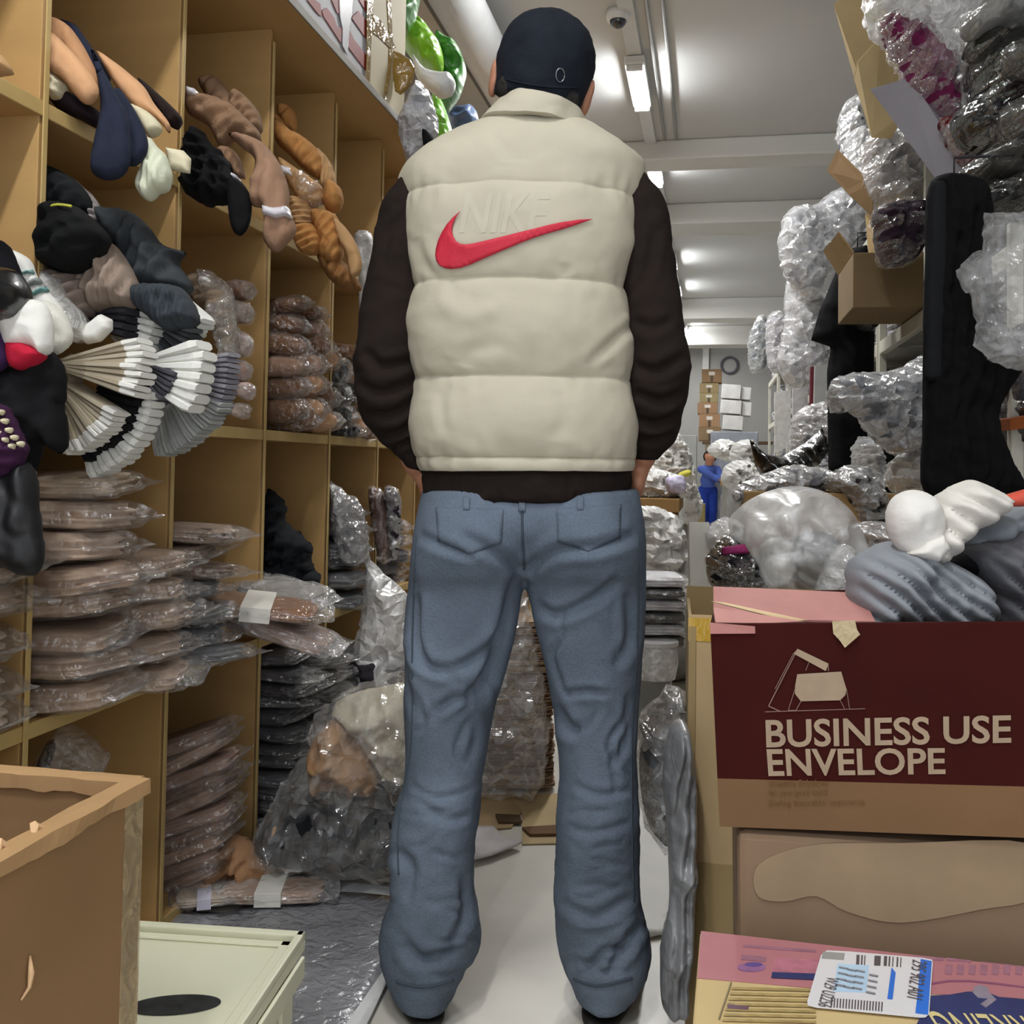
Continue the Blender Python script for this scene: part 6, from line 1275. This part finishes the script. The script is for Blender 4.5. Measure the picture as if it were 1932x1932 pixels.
wrapped('clear_bag', 'pale clear bag squeezed between the milky bag and the grey bundle', 'bag', [(1560, 1080), (1590, 1030), (1612, 1060), (1618, 1130), (1545, 1135)], 2.2, .06, '#b6b6b4', FB)
b_ = wrapped('wrapped_pack', 'shiny black and magenta wrapped pack left of the milky bag', 'pack', [(1342, 1042), (1370, 1012), (1402, 1030), (1425, 1062), (1436, 1108), (1350, 1112), (1334, 1065)], 2.35, .08, '#1c1a1e', FILM)
pillow('magenta_edge', 'magenta band', None, [(1362, 1032), (1405, 1026), (1415, 1044), (1360, 1048)], 2.27, .012, cloth('#8a2f5e'), parent=b_, smooth=False)
for i, (pl, Z, col, lb) in enumerate((
    ([(1385, 925), (1440, 895), (1500, 880), (1560, 890), (1572, 920), (1500, 930), (1440, 940), (1395, 950)], 3.2, '#6c6c70', 'glossy grey crumpled film spread above the milky bag'),
    ([(1560, 905), (1625, 880), (1655, 930), (1655, 1010), (1620, 1010), (1595, 960)], 3.0, '#3a3430', 'dark brown wrapped pack behind the milky bag'),
    ([(1600, 1000), (1650, 985), (1690, 1000), (1680, 1040), (1620, 1050)], 2.7, '#7d706a', 'wrapped pack with pinkish items behind the round white sock toe'),
    ([(1330, 1010), (1360, 980), (1395, 985), (1385, 1030), (1345, 1040)], 3.0, '#c6c4c4', 'white wrapped pack above the magenta one'))):
    wrapped('wrapped_pack', lb, 'pack', pl, Z, .10, col, FB)
pillow('black_plastic', 'black crumpled plastic with pointed left corner above the grey film', 'plastic', [(1414, 828), (1445, 856), (1475, 862), (1520, 835), (1552, 808), (1562, 850), (1540, 880), (1495, 900), (1440, 905), (1425, 880)], 3.6, .07, mat('#0f1012', rough=.3, bump=.7, bscale=10, coat=.8), smooth=False, rid=.5)
# ---- stack left of the tall carton
tb = thing('packing_table', 'brown-edged packing table beyond the vest, right of the hip', 'table', (-.68, 6.7, 0))
MB().box(-.5, .5, -.45, .45, .70, .78).build('table_top', card('#8f6f45'), tb, bevel=.004)
for sx in (-.46, .43):
    for sy in (-.42, .39): MB().box(sx, sx+.04, sy, sy+.04, 0, .70).build('leg', card('#7d6240'), tb)
WC = mat('#d2d0cc', rough=.5, var=.08, scale=6, bump=.35, bscale=14, coat=.2)
for pl, Z, T, lb in (
    ([(1200, 905), (1235, 860), (1272, 815), (1295, 840), (1312, 890), (1305, 908), (1250, 915)], 7.3, .2, 'tall white plastic heap on the packing table'),
    ([(1190, 900), (1240, 885), (1290, 905), (1292, 938), (1200, 940)], 6.5, .12, 'low white glossy packages lying on the packing table'),
    ([(1288, 910), (1304, 900), (1320, 930), (1325, 960), (1312, 990), (1290, 985), (1284, 940)], 7.6, .12, 'narrow white plastic bag left of the distant person in blue'),
    ([(1200, 966), (1268, 968), (1290, 1000), (1302, 1062), (1292, 1140), (1205, 1140)], 4.6, .16, 'big white plastic bag hanging below the packing table edge'),
    ([(1300, 1005), (1335, 1000), (1362, 1010), (1350, 1060), (1318, 1060)], 4.0, .1, 'whitish film bag beside the pale standing board'),
    ([(1340, 840), (1365, 828), (1385, 835), (1402, 850), (1398, 872), (1345, 862)], 11, .3, 'white plastic sack above the distant person'),
    ([(1385, 838), (1420, 830), (1425, 860), (1410, 885), (1380, 880)], 10, .3, 'white plastic sack left of the black crumpled plastic'),
    ([(1368, 880), (1400, 868), (1428, 880), (1430, 920), (1390, 930), (1362, 910)], 8, .2, 'white plastic sack right of the distant person')):
    pillow('white_plastic_bag', lb, 'bag', pl, Z, T, WC, crumple=True, rid=.4, group='white plastic bags beyond the vest')
pillow('yellow_cloth', 'small yellow cloth on the packing table', 'cloth', [(1280, 893), (1300, 886), (1304, 896), (1282, 902)], 6.4, .03, cloth('#cfc95a'))
pillow('purple_print_bag', 'whitish packet with lilac print on the packing table', 'packet', [(1256, 902), (1290, 898), (1292, 928), (1262, 930)], 6.3, .04, mat('#c3bcd6', rough=.4, var=.3, scale=40))
a = PZ(1298, 1160, 3.0)
panel('standing_board', 'pale grey board standing upright right of the big white bag', 'board', [(1300, 985, 3.0), (1338, 985, 3.0), (1344, 1160, 2.95), (1303, 1160, 2.95)], mat('#c9c7be', rough=.6, var=.04), .03)
bsx = thing('base_carton', 'brown carton on the floor under the shiny black packs right of the thigh', 'box', (-.28, 4.0, 0))
g = 'shiny black and white packs right of the thigh'
for i in range(6):
    z = .45-.06*i; p = PZ(1238, 1092+i*22, 3.9)
    pack('shiny %s wrapped pack stacked right of the thigh, %s from top' % (['white', 'black'][i % 2], ORD[i]) if i else 'shiny white wrapped pack stacked right of the thigh, topmost', p, (0, 0, YAW), (.20, .26, .042), ['#d0cfd4', '#17181c'][i % 2], g, film=FILM)
MB().box(-.14, .14, -.12, .12, 0, .26).build('carton_body', mat('#8b8c88', rough=.6), bsx, bevel=.004)
t = thing('clear_tub', 'clear round plastic tub under the shiny black packs', 'tub', PZ(1235, 1268, 3.75)); MB().tube([(0, 0, -.02), (0, 0, .04), (0, 0, .10)], [.075, .085, .08], 24).build('tub_body', plastic(milk=.35, bump=.2), t, smooth=True); MB().tube([(0, 0, .10), (0, 0, .115)], [.086, .086], 24).build('lid', mat('#c9c9ca', rough=.3), t)
# ---- far end
g = 'brown cartons stacked at the far wall'
for i, (x0, x1, y0, y1, c, n) in enumerate(((1324, 1362, 697, 722, '#94775a', 'topmost carton'), (1320, 1356, 723, 742, '#9a8764', 'second carton'), (1320, 1355, 742, 760, '#9c8d68', 'third carton'), (1316, 1354, 760, 781, '#9c7c60', 'fourth carton'), (1319, 1358, 781, 806, '#a07f60', 'fifth carton'), (1318, 1360, 806, 832, '#8a7458', 'sixth carton'))):
    a = PZ(x0, y1, 17.0); b2 = PZ(x1, y0, 17.0); t = thing('brown_carton', '%s of the brown stack at the far wall' % n, 'box', ((a.x+b2.x)/2, a.y+.2, a.z), (0, 0, 0), g)
    w = (b2.x-a.x)/2; h = b2.z-a.z
    MB().box(-w, w, -.2, .2, .003, h).build('carton_body', card(c), t, bevel=.01); MB().box(-.05, .05, -.204, -.2, h*.55, h*.8).build('label', mat('#dcd6cc', rough=.6), t); MB().box(-.02, .02, -.203, -.2, .01, h*.5).build('tape', mat('#4a3a28', rough=.5), t)
a = PZ(1340, 832, 17.0); t = thing('far_shelf', 'low shelf unit at the far wall under the brown cartons', 'shelf', (a.x+.62, a.y+.25, 0)); MB().box(-.75, .75, -.3, .3, a.z-.04, a.z).build('shelf_board', card('#6d5842'), t)
for sx in (-.7, .66): MB().box(sx, sx+.05, -.28, .28, 0, a.z-.04).build('side_panel', card('#8a7a68'), t)
for i, (x0, x1, y0, y1) in enumerate(((1360, 1396, 727, 754), (1397, 1415, 732, 756), (1358, 1397, 756, 782), (1398, 1416, 760, 786), (1362, 1400, 785, 812))):
    a = PZ(x0, y1, 15.5); b2 = PZ(x1, y0, 15.5); w = (b2.x-a.x)/2; h = b2.z-a.z
    o = MB().box(-w, w, -.2, .2, .003, h*.97).build('white_carton', mat('#cfcdcb', rough=.6), None, bevel=.01); o.location = ((a.x+b2.x)/2, a.y, a.z); o.rotation_euler = (0, R(4), 0)
    props(o, 'plain white carton in the far pile right of the brown ones, %s' % ['top left', 'top right', 'middle left', 'middle right', 'bottom'][i], 'box', 'white cartons in the far pile')
a = PZ(1385, 815, 15.5); o = MB().box(-.35, .35, -.25, .25, 0, a.z).build('base_cabinet', mat('#8b8f98', rough=.6, var=.2, scale=8), None, bevel=.02); o.location = (a.x, a.y, 0); props(o, 'blue grey low cabinet carrying the far white cartons', 'cabinet')
c = PZ(1376, 691, 19.3); MBr = MB().tube([(c.x+.15*cos(k*pi/16), FAR-.04, c.z+.15*sin(k*pi/16)) for k in range(33)], .022, 8, cap=False); o = MBr.build('cable_coil', mat('#5d5864', rough=.6), None, smooth=True); props(o, 'round dark cable coil hanging on the far wall', 'coil')
o = MB().box(-.06, .06, -.05, .05, 0, .7).build('white_duct', mat('#dedfd8', rough=.5), None, bevel=.01); p = PZ(1331, 700, 18.5); o.location = (p.x, FAR-.06, p.z); props(o, 'short white vertical duct on the far wall above the brown cartons', 'duct')
a = PZ(1298, 985, 17.5); o = MB().box(-.14, .14, -.2, .2, 0, PZ(1300, 822, 17.5).z).build('locker', mat('#a9aaa6', rough=.5, var=.05), None, bevel=.01); o.location = (a.x, a.y, 0); props(o, 'tall pale grey locker at the far wall left of the brown cartons', 'locker')
# distant person in blue
PP = PZ(1335, 1005, 15.2); who = thing('person', 'distant person in blue work clothes stooping over a small brown box', 'person', (PP.x, PP.y, 0), (0, 0, YAW))
bm_ = MB()
cap_chain([(0, -.10, 1.03), (0, -.12, 1.12), (0, -.13, 1.15)], [.05, .075, .085], 10)
cap_chain([(0, -.205, 1.12)], [.014], 8)
cap_chain([(0, .03, .66), (0, .0, .80), (0, -.06, .95), (0, -.09, 1.02)], [(.10, .09, .1), (.105, .09, .1), (.12, .08, .08), .05], 10)
for s in (-1, 1):
    cap_chain([(s*.06, .03, .64), (s*.065, -.02, .36), (s*.065, .03, .07), (s*.065, -.1, .04)], [.075, .055, .042, .035], 10)
    sh = np.array((s*.12, -.07, .96)); el = np.array((.11+s*.04, -.16, .84)); wr = np.array((.17+s*.03, -.26, .80)); cap_chain([sh, el, wr], [.045, .038, .028], 10)
    for k in range(4): q = wr+np.array([.02, -.02, 0]); cap_chain([q, q+np.array([.03, -.015+.012*k, -.01*s]), q+np.array([.055, -.02+.014*k, -.02*s])], [.016, .011, .009], 6)
    cap_chain([wr, wr+np.array([.02, -.03, .01]), wr+np.array([.04, -.04, .0])], [.015, .012, .01], 6)
V, Fc, N = remesh(bm_.V, bm_.F, .011, 2); meshobj('body', V, Fc, SKIN, who)
def wear(name, lo_, hi, off, m, f=lambda V: np.ones(len(V), bool)):
    keep = (V[:, 2] > lo_) & (V[:, 2] < hi) & f(V); idx = {}; VV = []; FF = []
    for q in Fc:
        if all(keep[i] for i in q):
            FF.append(tuple(idx.setdefault(i, len(idx)) for i in q))
    VV = [None]*len(idx)
    for i, k in idx.items(): VV[k] = V[i]+N[i]*off
    return meshobj(name, VV, FF, m, who)
wear('blue_shirt', .62, 1.02, .012, cloth('#45589c', .1), lambda V: (V[:, 0] < .235) & (V[:, 1] > -.27)); wear('blue_trousers', .06, .70, .016, cloth('#1b3180', .1), lambda V: V[:, 0] < .13)
wear('hair', 1.09, 1.4, .014, BLK, lambda V: (V[:, 1] > -.15) | (V[:, 2] > 1.19)); wear('shoe', -1, .065, .008, BLK)
o = MB().box(-.11, .11, -.07, .07, 0, .10).build('small_box', card('#8d7350'), None, bevel=.003); q = Matrix.Translation(who.location) @ Matrix.Rotation(YAW, 4, 'Z') @ Vector((.22, -.36, .72)); o.location = q; props(o, 'small brown box held by the distant person in blue', 'box')
a = PZ(1315, 1000, 9.0); o = MB().box(-.07, .07, -.1, .1, 0, PZ(1315, 950, 9.0).z).build('olive_carton', card('#8c7d50'), None, bevel=.004); o.location = (a.x, a.y, 0); props(o, 'narrow olive carton left of the legs of the distant person', 'box')

for k, (x, y, Z, hw) in enumerate(((1400, 885, 11, .2), (1412, 895, 9.3, .18), (1298, 990, 7.7, .12), (1252, 1142, 4.7, .16))):
    p = PZ(x, y, Z); V, Fc = lumpV((hw, .3 if k < 2 else .12, p.z/2), e=3, n=14, amp=.05, rid=.08, rfreq=4, seed=k+70)
    V[:, 2] = np.maximum(V[:, 2], -p.z/2)
    o = meshobj('grey_sack', V, Fc, mat('#8e8c88', rough=.6, bump=.3, bscale=12), None, True, (p.x, p.y+.05, p.z/2)); props(o, ['grey sack on the floor under the white sacks by the distant person', 'grey sack on the floor below the white sack right of the distant person', 'grey sack under the narrow white bag beside the packing table', 'grey sack under the big white bag at the packing table'][k], 'sack')

# rail that carries the hanging garments
rl = thing('garment_rail', 'thin steel rail fixed before the right racks, carrying the hanging garments', 'rail', (RX-.03, 3.4, 0))
for nm, px, py, Z in (('hook', 1800, 345, 2.42), ('hook', 1618, 466, 4.35)):
    q = PZ(px, py, Z)-Vector(rl.location)
    MB().tube([(q.x, q.y, q.z-.01), (q.x, q.y, q.z+.06), (.02, q.y+.03, q.z+.07)], .003, 8).build(nm, cloth('#2a2a2c'), rl, smooth=True)
MB().tube([(.02, -1.2, PZ(1800, 345, 2.42).z+.07), (.02, 1.3, PZ(1618, 466, 4.35).z+.07)], .006, 10).build('bar', cloth('#2a2a2c'), rl, smooth=True)
